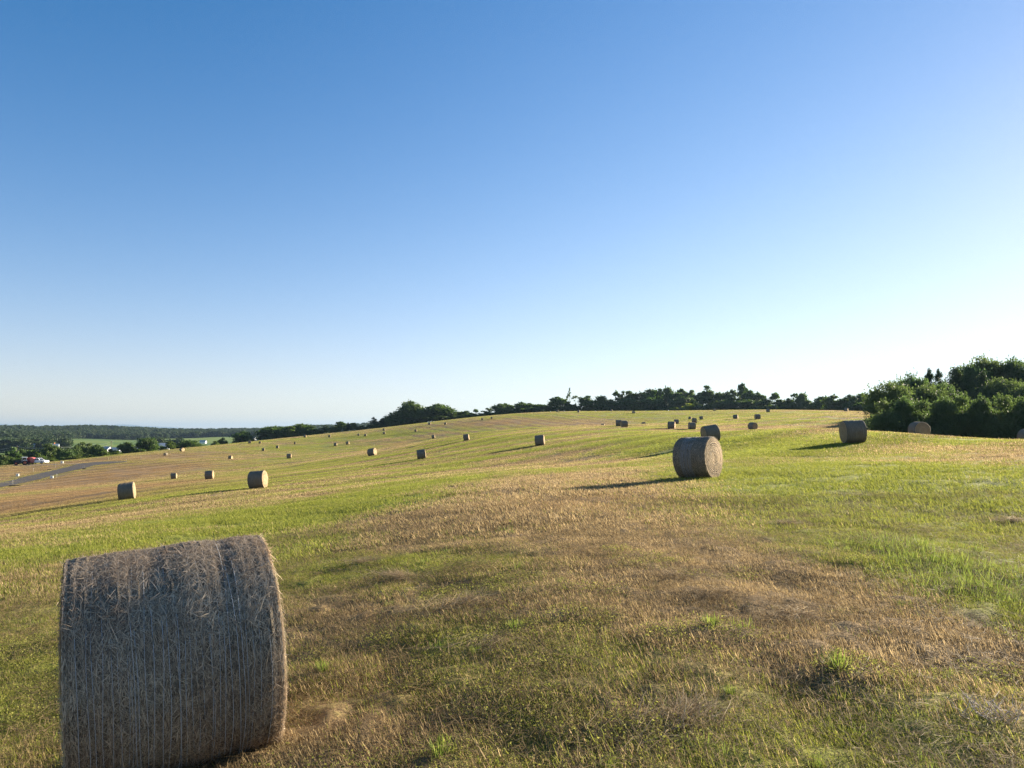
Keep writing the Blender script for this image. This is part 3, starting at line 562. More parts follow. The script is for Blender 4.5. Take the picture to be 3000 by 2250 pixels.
# ---------------------------------------------------------------- object helpers
def link(o): COL.objects.link(o); return o
def mesh_np(name,V,faces_flat,counts,mat=None,smooth=False,uvless=True):
    me=D.meshes.new(name); V=np.asarray(V,np.float32); n=len(V)
    me.vertices.add(n); me.vertices.foreach_set('co',V.ravel())
    ff=np.asarray(faces_flat,np.int32); ct=np.asarray(counts,np.int32)
    me.loops.add(len(ff)); me.loops.foreach_set('vertex_index',ff)
    me.polygons.add(len(ct)); st=np.zeros(len(ct),np.int32); st[1:]=np.cumsum(ct)[:-1]
    me.polygons.foreach_set('loop_start',st); me.polygons.foreach_set('loop_total',ct)
    if smooth: me.polygons.foreach_set('use_smooth',np.ones(len(ct),bool))
    me.update(calc_edges=True)
    if mat is not None: me.materials.append(mat)
    return me
class MB:
    "collects simple shaped pieces into one mesh"
    def __init__(s): s.v=[]; s.f=[]; s.m=[]
    def add(s,vs,fs,mi=0):
        k=len(s.v); s.v+=[tuple(v) for v in vs]; s.f+=[tuple(i+k for i in f) for f in fs]; s.m+=[mi]*len(fs); return s
    def box(s,x0,x1,y0,y1,z0,z1,mi=0,bev=0,taper=0):
        b=bev; t=taper
        if b<=0:
            vs=[(x0,y0,z0),(x1,y0,z0),(x1,y1,z0),(x0,y1,z0),(x0+t,y0+t,z1),(x1-t,y0+t,z1),(x1-t,y1-t,z1),(x0+t,y1-t,z1)]
            return s.add(vs,[(0,3,2,1),(4,5,6,7),(0,1,5,4),(1,2,6,5),(2,3,7,6),(3,0,4,7)],mi)
        ring=lambda z,i:[(x0+i+b,y0+i,z),(x1-i-b,y0+i,z),(x1-i,y0+i+b,z),(x1-i,y1-i-b,z),(x1-i-b,y1-i,z),(x0+i+b,y1-i,z),(x0+i,y1-i-b,z),(x0+i,y0+i+b,z)]
        vs=ring(z0,b)+ring(z0+b,0)+ring(z1-b,t)+ring(z1,t+b); fs=[tuple(range(7,-1,-1)),tuple(range(24,32))]
        for k in range(3):
            for i in range(8): j=(i+1)%8; fs.append((k*8+i,k*8+j,k*8+8+j,k*8+8+i))
        return s.add(vs,fs,mi)
    def tube(s,p,r,n=8,mi=0,cap=True):
        p=[Vector(q) for q in p]; rs=r if isinstance(r,(list,tuple)) else [r]*len(p); vs=[]; fs=[]
        for i,q in enumerate(p):
            d=(p[min(i+1,len(p)-1)]-p[max(i-1,0)]).normalized(); u=d.orthogonal().normalized() if abs(d.z)>.9 else d.cross(Vector((0,0,1))).normalized(); w=d.cross(u)
            if abs(d.z)>.9: u=Vector((1,0,0)); u=(u-d*u.dot(d)).normalized(); w=d.cross(u)
            for k in range(n): a=2*PI*k/n; vs.append(q+(u*math.cos(a)+w*math.sin(a))*rs[i])
        for i in range(len(p)-1):
            for k in range(n): j=(k+1)%n; fs.append((i*n+k,i*n+j,i*n+n+j,i*n+n+k))
        if cap: fs+= [tuple(range(n-1,-1,-1)),tuple(range(len(vs)-n,len(vs)))]
        return s.add(vs,fs,mi)
    def prism(s,prof,y0,y1,mi=0):
        "profile in x,z pushed along y"
        n=len(prof); vs=[(x,y0,z) for x,z in prof]+[(x,y1,z) for x,z in prof]
        fs=[tuple(range(n)),tuple(range(2*n-1,n-1,-1))]+[((i+1)%n,i,i+n,(i+1)%n+n) for i in range(n)]
        return s.add(vs,fs,mi)
    def lathe_y(s,prof,n=20,cx=0,cz=0,mi=0):
        "profile (y,r) turned about the y axis"
        vs=[];fs=[]
        for y,r in prof:
            for k in range(n): a=2*PI*k/n; vs.append((cx+r*math.cos(a),y,cz+r*math.sin(a)))
        for i in range(len(prof)-1):
            for k in range(n): j=(k+1)%n; fs.append((i*n+k,i*n+j,i*n+n+j,i*n+n+k))
        fs+=[tuple(range(n)),tuple(range(len(vs)-1,len(vs)-n-1,-1))]
        return s.add(vs,fs,mi)
    def ball(s,c,r,n=14,mi=0,sq=1.):
        vs=[];fs=[]; m=n//2
        for i in range(m+1):
            e=-PI/2+PI*i/m
            for k in range(n): a=2*PI*k/n; vs.append((c[0]+r*math.cos(e)*math.cos(a),c[1]+r*math.cos(e)*math.sin(a),c[2]+r*sq*math.sin(e)))
        for i in range(m):
            for k in range(n): j=(k+1)%n; fs.append((i*n+k,i*n+j,i*n+n+j,i*n+n+k))
        return s.add(vs,fs,mi)
    def mesh(s,name,mats,smooth=False):
        me=D.meshes.new(name); me.from_pydata(s.v,[],s.f)
        for m in (mats if isinstance(mats,(list,tuple)) else [mats]): me.materials.append(m)
        me.polygons.foreach_set('material_index',s.m)
        if smooth: me.polygons.foreach_set('use_smooth',[True]*len(s.f))
        me.validate(); me.update(); return me
    def build(s,name,mats,parent=None,smooth=False): return put(name,s.mesh(name,mats,smooth),parent)
def put(name,me,parent=None):
    o=D.objects.new(name,me); link(o)
    if parent: o.parent=parent
    return o
def tag(o,label=None,cat=None,group=None,kind=None):
    for k,v in (('label',label),('category',cat),('group',group),('kind',kind)):
        if v: o[k]=v
    return o
def thing(name,label,cat,loc=(0,0,0),rz=0,group=None):
    o=D.objects.new(name,None); o.empty_display_size=.3; link(o); o.location=loc; o.rotation_euler=(0,0,rz); return tag(o,label,cat,group)
# ---------------------------------------------------------------- ground sheet
def polar():
    a=np.concatenate([np.linspace(-180,-50,52)[:-1],np.linspace(-50,50,520),np.linspace(50,180,52)[1:-1]])
    r=np.concatenate([np.geomspace(.5,30,300),np.geomspace(30,620,215)[1:],np.geomspace(620,16000,90)[1:]])
    A,Rr=np.meshgrid(np.radians(a),r); return A,Rr
A_,R_=polar(); na=A_.shape[1]; nr=A_.shape[0]
X_=(R_*np.sin(A_)).ravel(); Y_=(R_*np.cos(A_)).ravel(); Z_=gz(X_,Y_)
V_=np.stack([X_,Y_,Z_],1); V_=np.vstack([V_,[[0,0,g1(0,0)]]])
i=np.arange(nr-1)[:,None]*na; j=np.arange(na)[None,:]; jn=(j+1)%na
Q_=np.stack([i+j,i+na+j,i+na+jn,i+jn],-1)[...,::-1].reshape(-1)
tri=np.stack([np.full(na,nr*na),(np.arange(na)+1)%na,np.arange(na)],-1)[...,::-1].reshape(-1)
me=mesh_np('ground',V_,np.concatenate([Q_,tri]),[4]*((nr-1)*na)+[3]*na,M['ground'],True)
gc,tc_,lay_=cover(V_[:,0],V_[:,1])
for nm_,ar in (('green',gc),('tan',tc_),('lay',lay_)):
    at=me.attributes.new(nm_,'FLOAT','POINT'); at.data.foreach_set('value',ar.astype(np.float32))
r_=np.hypot(V_[:,0],V_[:,1]); th_=np.arctan2(V_[:,0],V_[:,1]); rc_=np.interp(th_,RC_A,RC_R)
far=sstep(1.06,1.12,r_/rc_); at=me.attributes.new('far','FLOAT','POINT'); at.data.foreach_set('value',far.astype(np.float32))
pat=vn(V_[:,0]/120,V_[:,1]/90,21); pat2=vn(V_[:,0]/420,V_[:,1]/260,22)
tint=np.empty((len(V_),4),np.float32); tint[:]=(.085,.14,.035,1)
tint[pat>.12]=(.14,.19,.045,1); tint[pat2>.22]=(.22,.19,.08,1); tint[r_>3000]=(.03,.055,.025,1)
at=me.attributes.new('far_tint','FLOAT_COLOR','POINT'); at.data.foreach_set('color',tint.ravel())
tag(put('ground',me),kind='structure')
# ---------------------------------------------------------------- far mountains
def mountains():
    mb=[]; out=[]
    for d0,prof in ((25000,[(-900,1262),(-400,1252),(-150,1247),(0,1242.5),(70,1246.5),(130,1248),(160,1246.5),(240,1244.5),(290,1245),(325,1254),(380,1259),(470,1262),(600,1266)]),(28000,[(150,1268),(260,1262),(310,1249),(345,1243.5),(380,1243.5),(420,1248),(500,1251),(580,1258),(700,1268)])):
        xs=np.linspace(prof[0][0],prof[-1][0],220); ys=np.interp(xs,[p[0] for p in prof],[p[1] for p in prof])+.5*vn(xs/14,xs*0,31)
        ths=np.arctan((xs-1500)/2080); zt_=(1265-ys)/2080*d0
        rows=[]
        for k,(dr,hh) in enumerate(((-1900,-60),(-1200,.35),(-500,.8),(0,1.),(600,.75),(1400,-60))):
            dd=d0+dr; z=np.where(hh<0,-40,zt_*hh if hh>0 else -40)
            rows.append(np.stack([dd*np.tan(ths),np.full_like(xs,dd),z+0*xs],1))
        out.append(rows)
    V=[];Fc=[];off=0
    for rows in out:
        n=len(rows[0])
        for rr in rows: V.append(rr)
        for a in range(len(rows)-1):
            b0=off+a*n; q=np.arange(n-1); Fc.append(np.stack([b0+q,b0+q+1,b0+n+q+1,b0+n+q],1))
        off+=n*len(rows)
    F_=np.concatenate(Fc)
    tag(put('mountains',mesh_np('mountains',np.vstack(V),F_.ravel(),[4]*len(F_),plain('far_forest',(.018,.03,.024),1,.05,0,.2,.002),True)),kind='structure')
mountains()
# ---------------------------------------------------------------- road, gravel drive
def ribbon(name,Lp,Rp,mat,lift,nsub=6,ncross=7):
    def dens(p):
        p=np.array(p); t=np.arange(len(p)); tt=np.linspace(0,len(p)-1,(len(p)-1)*nsub+1); return np.stack([np.interp(tt,t,p[:,0]),np.interp(tt,t,p[:,1])],1)
    a=dens(Lp); b=dens(Rp); V=[]
    for k in range(ncross):
        w=k/(ncross-1); q=a*(1-w)+b*w; V.append(np.stack([q[:,0],q[:,1],gz(q[:,0],q[:,1])+lift],1))
    n=len(a); V=np.vstack(V); F_=[]
    for k in range(ncross-1):
        for i in range(n-1): F_.append((k*n+i,(k+1)*n+i,(k+1)*n+i+1,k*n+i+1))
    me=mesh_np(name,V,np.array(F_).ravel(),[4]*len(F_),mat,True); return tag(put(name,me),kind='structure')
ribbon('road',ROADL,ROADR,M['asphalt'],.10)
ribbon('gravel_drive',DRIVEL,DRIVER,M['gravel'],.06)
# ---------------------------------------------------------------- hay bales
LB,RB=1.25,.75
def RIDGE(x): return (np.abs(np.sin(x*PI*17+1.3*vn(x*6,x*0,8)))**.7-.6)*1.1+vn(x*9,x*0,5)*.8
def roll(seg,rows,rough,seed):
    "barrel and two end discs of a round bale, axis along x, resting on z=0"
    rr=np.random.default_rng(seed); xs=np.linspace(-LB/2,LB/2,rows); prof=[]
    for x in xs:
        e=min(x+LB/2,LB/2-x); prof.append(RB-.035*max(0,1-e/.06)**2)
    a=np.linspace(0,2*PI,seg,endpoint=False); XX,AA=np.meshgrid(xs,a,indexing='ij')
    rad=np.array(prof)[:,None]*np.ones_like(AA)
    n=vn(XX*16+seed*7,np.cos(AA)*9+40,1)*vn(XX*9,np.sin(AA)*9+77,2)*4
    ridge=vn(XX*14+seed*3,XX*0+3,5)
    if rows>60: ridge=RIDGE(XX)*2.1
    rad=rad+rough*(n*.6+ridge*.9+vn(XX*2,np.cos(AA)*2+np.sin(AA)*3+11,6)*1.3)
    y=np.cos(AA)*rad; z=np.sin(AA)*rad+RB; flat=.025; z=np.where(z<flat,flat+(z-flat)*.15,z)
    V=np.stack([XX,y,z],-1).reshape(-1,3); F_=[]
    for i in range(rows-1):
        k=np.arange(seg); kn=(k+1)%seg; F_.append(np.stack([i*seg+k,i*seg+kn,(i+1)*seg+kn,(i+1)*seg+k],1))
    F_=np.concatenate(F_)
    ends=[]
    for s,i in ((-1,0),(1,rows-1)):
        ring=V[i*seg:(i+1)*seg]; c=np.array([s*LB/2,0,RB]); lv=[c[None]]; fr=[.18,.36,.54,.7,.84,.94,1.0]
        for f in fr:
            q=c+(ring-c)*f; q[:,0]+=s*(.035*(1-f*f)+ (.012*vn(q[:,1]*14+seed,q[:,2]*14,8+i) if f<1 else 0)); lv.append(q)
        EV=np.vstack(lv); EF=[];k=np.arange(seg); kn=(k+1)%seg
        tr_=np.stack([np.zeros(seg,int),1+k,1+kn],1)
        qd=np.concatenate([np.stack([1+(j-1)*seg+k,1+j*seg+k,1+j*seg+kn,1+(j-1)*seg+kn],1) for j in range(1,len(fr))])
        if s<0: tr_=tr_[:,::-1]; qd=qd[:,::-1]
        ends.append((EV,tr_,qd))
    return V,F_,ends
def end_mesh(e,mat): 
    EV,tr_,qd=e; return mesh_np('end_face',EV,np.concatenate([tr_.ravel(),qd.ravel()]),[3]*len(tr_)+[4]*len(qd),mat,True)
def straws(P0,T0,N0,L,W,mat,name,curve=.12):
    "flat bent straws: start point, direction, facing normal"
    n=len(P0); S=np.cross(T0,N0); S/=np.linalg.norm(S,axis=1,keepdims=True)+1e-9
    L=L[:,None]; W=W[:,None]; b=curve*L*rng.uniform(-.4,1,(n,1))
    p0=P0-S*W*.5; p1=P0+S*W*.5; m=P0+T0*L*.55+N0*b; m0=m-S*W*.5; m1=m+S*W*.5; tip=P0+T0*L+N0*b*.3
    V=np.stack([p0,p1,m1,m0,tip],1).reshape(-1,3); k=np.arange(n)*5
    F4=np.stack([k,k+1,k+2,k+3],1); F3=np.stack([k+3,k+2,k+4],1)
    ff=np.concatenate([F4.ravel(),F3.ravel()]); return mesh_np(name,V,ff,[4]*n+[3]*n,mat)
def norm(v): return v/(np.linalg.norm(v,axis=1,keepdims=True)+1e-9)
def fuzz_mesh(n,seed,lmax=.16,w=.0035,ends=True,ridged=False):
    r=np.random.default_rng(seed); a=r.uniform(0,2*PI,n); x=r.uniform(-LB/2-.003,LB/2-.003,n); a=np.where(np.sin(a)<-.93,a+PI,a)
    Nn=np.stack([0*a,np.cos(a),np.sin(a)],1); rb=RB+.003+(.0275*RIDGE(x) if ridged else 0); P0=np.stack([x,np.cos(a)*rb,np.sin(a)*rb+RB],1)
    Tc=np.stack([0*a,-np.sin(a),np.cos(a)],1); Tx=np.tile([[1.,0,0]],(n,1)); ph=r.normal(0,.75,n)+PI*(r.random(n)<.5)
    T=norm(Tc*np.cos(ph)[:,None]+Tx*np.sin(ph)[:,None]+Nn*np.where(r.random(n)<.9,np.abs(r.normal(0.005,.035,n)),np.abs(r.normal(.05,.12,n)))[:,None])
    ed=np.clip((LB/2-np.abs(x))/.12,.12,1); T[:,0]*=ed; T=norm(T)
    L=(r.gamma(2.2,lmax/5,n)+.02)*(.45+.55*ed); w_=r.uniform(.5,1.5,n)*w
    if ends:
        m=n//4; rr=RB*np.sqrt(r.uniform(.02,1,m)); b=r.uniform(0,2*PI,m); s=np.where(r.random(m)<.75,1,-1)
        Pe=np.stack([s*(LB/2+.008+.03*(1-(rr/RB)**2)),np.cos(b)*rr,np.sin(b)*rr+RB],1); Ne=np.stack([s*1.,0*b,0*b],1)
        Te=norm(np.stack([s*np.abs(r.normal(.03,.12,m)),-np.sin(b)+r.normal(0,.3,m),np.cos(b)+r.normal(0,.3,m)],1))
        P0=np.vstack([P0,Pe]);T=np.vstack([T,Te]);Nn=np.vstack([Nn,Ne]);L=np.concatenate([L,r.gamma(2,.018,m)+.015]);w_=np.concatenate([w_,r.uniform(.5,1.5,m)*w])
    k=P0[:,2]>.03; return straws(P0[k],T[k],Nn[k],L[k],w_[k],M['fuzz'],'loose_straw',.1)
def twine_mesh(r0,tw,seed,segs=110,mat='twine'):
    rr=np.random.default_rng(seed); pts=[]; ph=rr.uniform(0,6.28); d=rr.uniform(-.02,.02)
    for k in range(segs+1):
        a=2*PI*k/segs; r=r0-.016*min(1,max(0,math.sin(a)-.35)/.3)+.0025*math.sin(3*a+ph*1.7)+.0025*math.sin(7*a+ph); x=d*math.sin(a+ph)+.004*math.sin(5*a+ph*2); z=r*math.sin(a)+RB; pts.append((x,r*math.cos(a),max(z,.02)))
    return MB().tube(pts,tw,5,0,False).mesh('twine_strand',M[mat],True)
BV,BF,BE=roll(96,40,.016,3)
ROLL_HI=[mesh_np('hay_roll',*(lambda q:(q[0],q[1].ravel(),[4]*len(q[1])))(roll(160,70,.014,3)),M['hay'],True)]
END_HI=[end_mesh(e,M['hay_end']) for e in roll(160,70,.014,3)[2]]
ROLL_MID=mesh_np('hay_roll',BV,BF.ravel(),[4]*len(BF),M['hay'],True); END_MID=[end_mesh(e,M['hay_end']) for e in BE]
def far_roll(seed):
    V,F_,E=roll(36,9,.022,seed); mb_v=[V]; off=len(V); ff=[F_.ravel()]; ct=[4]*len(F_); mi=[0]*len(F_)
    tri_f=[];quad_f=[]
    for EV,tr_,qd in E:
        mb_v.append(EV); ff.append((tr_+off).ravel()); ct+=[3]*len(tr_); mi+=[1]*len(tr_); ff.append((qd+off).ravel()); ct+=[4]*len(qd); mi+=[1]*len(qd); off+=len(EV)
    me=mesh_np('hay_bale',np.vstack(mb_v),np.concatenate(ff),ct,M['hay'],True); me.materials.append(M['hay_end']); me.polygons.foreach_set('material_index',np.array(mi,np.int32)); return me
FAR=[far_roll(s) for s in (11,12,13)]
def pose(o,x,y,phi,s,sink=.03,detail=True):
    th=math.degrees(math.atan2(x,y)); al=R(th+90+phi); ux,uy=math.sin(al),math.cos(al)
    q=zt([x+.6*ux,x-.6*ux,x,x+.2,x-.2,x],[y+.6*uy,y-.6*uy,y,y,y,y+.2]); sl=(q[0]-q[1])/1.2
    o.location=(x,y,g1(x,y)*.5+q[2]*.5-sink); o.rotation_euler=(0,-math.atan(sl),PI/2-al); o.scale=(s,s,s)
BIG={0:0,1:0,4:0,48:0,55:0,56:0,58:0,59:1}
GB='round hay bales scattered over the mown field'
FUZZ_MID=None
for i,(x,y,phi,s) in enumerate(BALES):
    if i in BIG:
        t=thing('hay_bale',BALE_L[i],'hay bale',group=GB); pose(t,x,y,phi,s)
        put('hay_roll',ROLL_MID,t); put('end_face',END_MID[0],t); put('end_face',END_MID[1],t)
        if i==59:
            st=put('loose_straw',fuzz_mesh(7000,5,.08,.005),t); st['kind']='stuff'
            for k,xx in enumerate((-.30,-.255,-.21,-.17,-.13,-.085,-.045,0,.05,.09)):
                w=put('twine_strand',twine_mesh(RB+.02,.0055,40+k,60,'dull_twine'),t); w.location=(xx,0,0)
    else:
        o=put('hay_bale',FAR[i%3]); pose(o,x,y,phi,s,.05); o.scale=(s*random.uniform(.94,1.07),s*random.uniform(.96,1.04),s*random.uniform(.92,1.)); tag(o,BALE_L[i],'hay bale',GB)
# the near bale
t=thing('hay_bale','big shaggy hay bale wrapped in white twine, filling the bottom corner','hay bale',group=GB)
t.location=(NEAR[0],NEAR[1],NEAR[2]); t.rotation_euler=(0,-R(NEAR[4]),PI/2-R(NEAR[3])) 
put('hay_roll',ROLL_HI[0],t); put('end_face',END_HI[0],t); put('end_face',END_HI[1],t)
st=put('loose_straw',fuzz_mesh(140000,9,.085,.0027,True,True),t); st['kind']='stuff'
for k,f in enumerate((.06,.10,.135,.16,.20,.22,.255,.28,.30,.315,.36,.375,.42,.437,.48,.495,.53,.545,.585,.60,.645,.66,.69,.705,.745,.77,.79,.82,.84,.88,.93)):
    w=put('twine_strand',twine_mesh(RB+(.0235 if .28<f<.8 else .018),.0017 if .28<f<.8 else .0014,70+k),t); w.location=((f-.5)*LB,0,0)
# ---------------------------------------------------------------- grass: blades set out patch by patch
def patch(n,rad,h0,h1,w,lean,seed,mat,name,droop=.35):
    r=np.random.default_rng(seed); a=r.uniform(0,2*PI,n); q=rad*np.sqrt(r.random(n))
    P0=np.stack([q*np.cos(a),q*np.sin(a),np.full(n,-.012)],1)
    L=r.uniform(h0,h1,n)*(1+.5*(r.random(n)<.06)); tl=np.abs(r.normal(.2,.55,n)); b=r.uniform(0,2*PI,n)
    T=norm(np.stack([np.sin(tl)*np.cos(b)+lean[0],np.sin(tl)*np.sin(b)+lean[1],np.cos(tl)],1))
    Nn=norm(np.stack([np.cos(b),np.sin(b),-.25*np.ones(n)],1)); Nn=norm(Nn-T*(T*Nn).sum(1,keepdims=True))
    me=straws(P0,T,Nn,L,r.uniform(.6,1.4,n)*w,mat,name,droop); return me
def flat_straw(n,rad,seed,l=.22,w=.003,dirn=None):
    r=np.random.default_rng(seed); a=r.uniform(0,2*PI,n); q=rad*np.sqrt(r.random(n))
    P0=np.stack([q*np.cos(a),q*np.sin(a),r.uniform(.005,.06,n)],1); b=r.uniform(0,2*PI,n) if dirn is None else r.normal(dirn,.45,n)
    T=norm(np.stack([np.cos(b),np.sin(b),r.normal(.05,.18,n)],1)); Nn=norm(np.stack([r.normal(0,.3,n),r.normal(0,.3,n),np.ones(n)],1))
    return straws(P0,T,norm(Nn-T*(T*Nn).sum(1,keepdims=True)),r.uniform(.3,1,n)*l,r.uniform(.6,1.4,n)*w,M['straw'],'straw_litter',.15)
def leaves(n,rad,seed,size=.016,h=.07,mat='leaf'):
    r=np.random.default_rng(seed); a=r.uniform(0,2*PI,n); q=rad*np.sqrt(r.random(n))
    C=np.stack([q*np.cos(a),q*np.sin(a),r.uniform(.01,h,n)],1); return mesh_np('weed_leaves',*quads(C,size*r.uniform(.6,1.5,n),r,.6),M[mat])
def quads(C,S,r,up=0.,asp=1.5):
    n=len(C); Nn=norm(r.normal(0,1,(n,3))+np.array([0,0,up])); U=norm(np.cross(Nn,r.normal(0,1,(n,3)))); W=np.cross(Nn,U)
    S=np.asarray(S)[:,None]; u=U*S*.5*asp; w=W*S*.5
    V=np.stack([C-u,C-w*.9+u*.15,C+u,C+w+u*.1],1).reshape(-1,3); return V,np.arange(4*n),[4]*n
def library(name,meshes):
    c=D.collections.new(name)
    for k,m in enumerate(meshes):
        o=D.objects.new(chr(97+k)+'_'+name,m); c.objects.link(o)
    return c
def scatter(name,pts,lib,nvar,label,cat,scale,seed,spin=PI):
    "one stuff object: blade patches instanced on points"
    r=np.random.default_rng(seed); x,y=pts[:,0],pts[:,1]; z=gz(x,y); e=.25
    sx=(zt(x+e,y)-zt(x-e,y))/(2*e); sy=(zt(x,y+e)-zt(x,y-e))/(2*e); n=len(x)
    s=r.uniform(-spin,spin,n); a=np.arctan(sy); b=-np.arctan(sx)
    rot=np.stack([a*np.cos(s)+b*np.sin(s),-a*np.sin(s)+b*np.cos(s),s],1)
    me=D.meshes.new(name); me.vertices.add(n); me.vertices.foreach_set('co',np.stack([x,y,z],1).astype(np.float32).ravel())
    g,t,la=cover(x,y)
    for nm,ar in (('green',g),('tan',t),('lay',la),('size',scale*r.uniform(.75,1.3,n)*(1-.3*t))): me.attributes.new(nm,'FLOAT','POINT').data.foreach_set('value',ar.astype(np.float32))
    me.attributes.new('pick','INT','POINT').data.foreach_set('value',r.integers(0,nvar,n).astype(np.int32))
    me.attributes.new('turn','FLOAT_VECTOR','POINT').data.foreach_set('vector',rot.astype(np.float32).ravel())
    o=put(name,me); tag(o,label,cat,None,'stuff')
    ng=D.node_groups.new(name,'GeometryNodeTree'); ng.interface.new_socket('Geometry',in_out='INPUT',socket_type='NodeSocketGeometry'); ng.interface.new_socket('Geometry',in_out='OUTPUT',socket_type='NodeSocketGeometry')
    nd=ng.nodes; gi=nd.new('NodeGroupInput'); go=nd.new('NodeGroupOutput'); ip=nd.new('GeometryNodeInstanceOnPoints'); ci=nd.new('GeometryNodeCollectionInfo')
    ci.inputs['Collection'].default_value=lib; ci.inputs['Separate Children'].default_value=True; ci.inputs['Reset Children'].default_value=True
    L=ng.links.new; L(gi.outputs[0],ip.inputs['Points']); L(ci.outputs[0],ip.inputs['Instance']); ip.inputs['Pick Instance'].default_value=True
    for nm,ty,so in (('pick','INT','Instance Index'),('turn','FLOAT_VECTOR','Rotation'),('size','FLOAT','Scale')):
        na_=nd.new('GeometryNodeInputNamedAttribute'); na_.data_type=ty; na_.inputs[0].default_value=nm
        out=[q for q in na_.outputs if q.enabled and q.name!='Exists'][0]; L(out,ip.inputs[so])
    L(ip.outputs[0],go.inputs[0]); md=o.modifiers.new('scatter','NODES'); md.node_group=ng; return o
def sector(n,r0,r1,a0,a1,seed,p=2.):
    r=np.random.default_rng(seed); q=(r0**p+(r1**p-r0**p)*r.random(n))**(1/p); a=np.radians(r.uniform(a0,a1,n)); return np.stack([q*np.sin(a),q*np.cos(a)],1)
LEAN=(-.38,.12)
lib=library('stubble',[patch(430,.34,.015,.062,.0031,LEAN,100+k,M['blade'],'stubble') for k in range(6)])
scatter('grass',sector(3600,2.0,15,-52,52,1,1.8),lib,6,'short mown grass and dry stubble','grass',1.,2,.7)
lib=library('mid_grass',[patch(330,.75,.04,.105,.0085,LEAN,120+k,M['blade'],'mid_grass') for k in range(5)])
scatter('mown_grass',sector(6800,14,56,-48,48,3,1.75),lib,5,'mown grass on the middle of the field','grass',1.,4,.7)
lib=library('far_grass',[patch(320,1.3,.05,.12,.022,LEAN,140+k,M['blade'],'far_grass') for k in range(4)])
scatter('field_grass',sector(14000,42,170,-44,44,5,1.7),lib,4,'mown grass on the far field','grass',1.,6,.9)
lib=library('litter',[flat_straw(95,.42,160+k,.22,.0022,(None,2.6,.4,2.9,None,.2)[k]) for k in range(6)])
scatter('straw_litter',sector(4200,2.0,20,-52,52,7,1.7),lib,6,'loose dry straw lying on the stubble','straw',1.,8,PI)
LW=library('weeds',[leaves(150,.20,180+k,.009,.045) for k in range(4)])
lib=library('slope_grass',[patch(330,2.5,.07,.17,.05,LEAN,150+k,M['blade'],'slope_grass') for k in range(4)])
scatter('slope_grass',sector(17000,165,490,-42,44,15,1.8),lib,4,'mown grass on the distant slopes of the field','grass',1.,16,.9)
WP=sector(2600,2.0,11,-52,52,9,1.6); WP=WP[vn(WP[:,0]/.9,WP[:,1]/.9,51)+.4*vn(WP[:,0]/.3,WP[:,1]/.3,52)>.16]
scatter('weed_leaves',WP,LW,4,'small green weeds among the stubble','weeds',1.,10,PI)
LT_=library('sprouts',[patch(26,.07,.03,.10,.0045,(-.1,.05),210+k,M['tuft'],'sprouts',.2) for k in range(4)])
RP=sector(2600,2.4,26,-50,50,19,1.5); rg,_,_=cover(RP[:,0],RP[:,1]); RP=RP[(vn(RP[:,0]/1.3,RP[:,1]/1.3,61)+.5*vn(RP[:,0]/.4,RP[:,1]/.4,62)+.5*(rg-.4)>.2)]
scatter('regrowth',RP,LT_,4,'fresh green sprouts coming through the stubble','grass',1.,20,PI)
LG=[s_ for s_ in STROKES if s_[1]==.95][0][3]; rr_=np.random.default_rng(77); TG=[]
for (ax,ay),(bx,by) in zip(LG[:-1],LG[1:]):
    f_=rr_.random(95)**1.1; TG.append(np.stack([ax+(bx-ax)*f_+rr_.normal(0,.34,95),ay+(by-ay)*f_+rr_.normal(0,.34,95)],1))
LH=library('tall_blades',[patch(34,.2,.04,.17,.005,(-.35,.1),220+k,M['tuft'],'tall_blades',.35) for k in range(4)])
scatter('tall_grass',np.vstack(TG),LH,4,'band of taller bright green grass left uncut','grass',1.,21,PI)
# ---------------------------------------------------------------- single tufts and heaps
def tuft_mesh(seed,n=85,h=.15):
    r=np.random.default_rng(seed); a=r.uniform(0,2*PI,n); q=.05*np.sqrt(r.random(n)); P0=np.stack([q*np.cos(a),q*np.sin(a),np.full(n,-.01)],1)
    tl=np.abs(r.normal(.25,.3,n)); T=norm(np.stack([np.sin(tl)*np.cos(a)+.05,np.sin(tl)*np.sin(a),np.cos(tl)],1)); Nn=norm(np.stack([-np.cos(a),-np.sin(a),.3+0*a],1)); Nn=norm(Nn-T*(T*Nn).sum(1,keepdims=True))
    return straws(P0,T,Nn,r.uniform(.5,1.,n)*h,r.uniform(.004,.007,n),M['tuft'],'grass_tuft',-.25)
TM=[tuft_mesh(s) for s in (1,2,3,4)]
for k,((x,y),lb) in enumerate(zip(TUFTS,TUFT_L)):
    o=put('grass_tuft',TM[k%4]); o.location=(x,y,g1(x,y)); s=random.uniform(.6,1.1); o.scale=(s*random.uniform(.9,1.4),s,s*random.uniform(.75,1.05)); o.rotation_euler=(0,0,random.uniform(0,6)); tag(o,lb,'grass tuft','bright green grass tufts in the stubble')
def heap_mesh(seed):
    r=np.random.default_rng(seed); n=620; a=r.uniform(0,2*PI,n); q=np.minimum(np.abs(r.normal(0,.2,n)),.46); hz=.055*np.exp(-(q/.22)**2)*r.random(n)**.7
    P0=np.stack([q*np.cos(a)*1.7+.12*np.sin(6*a+seed),q*np.sin(a)*.8+.1*np.cos(4*a+seed),hz+.02],1); b=r.normal(.4,.75,n); T=norm(np.stack([np.cos(b),np.sin(b),r.normal(.02,.16,n)],1)); Nn=norm(np.stack([r.normal(0,.3,n),r.normal(0,.3,n),np.ones(n)],1))
    return straws(P0,T,norm(Nn-T*(T*Nn).sum(1,keepdims=True)),r.uniform(.12,.38,n),r.uniform(.002,.0045,n),M['heap'],'hay_heap',.2)
HM=[heap_mesh(s) for s in (1,2,3)]
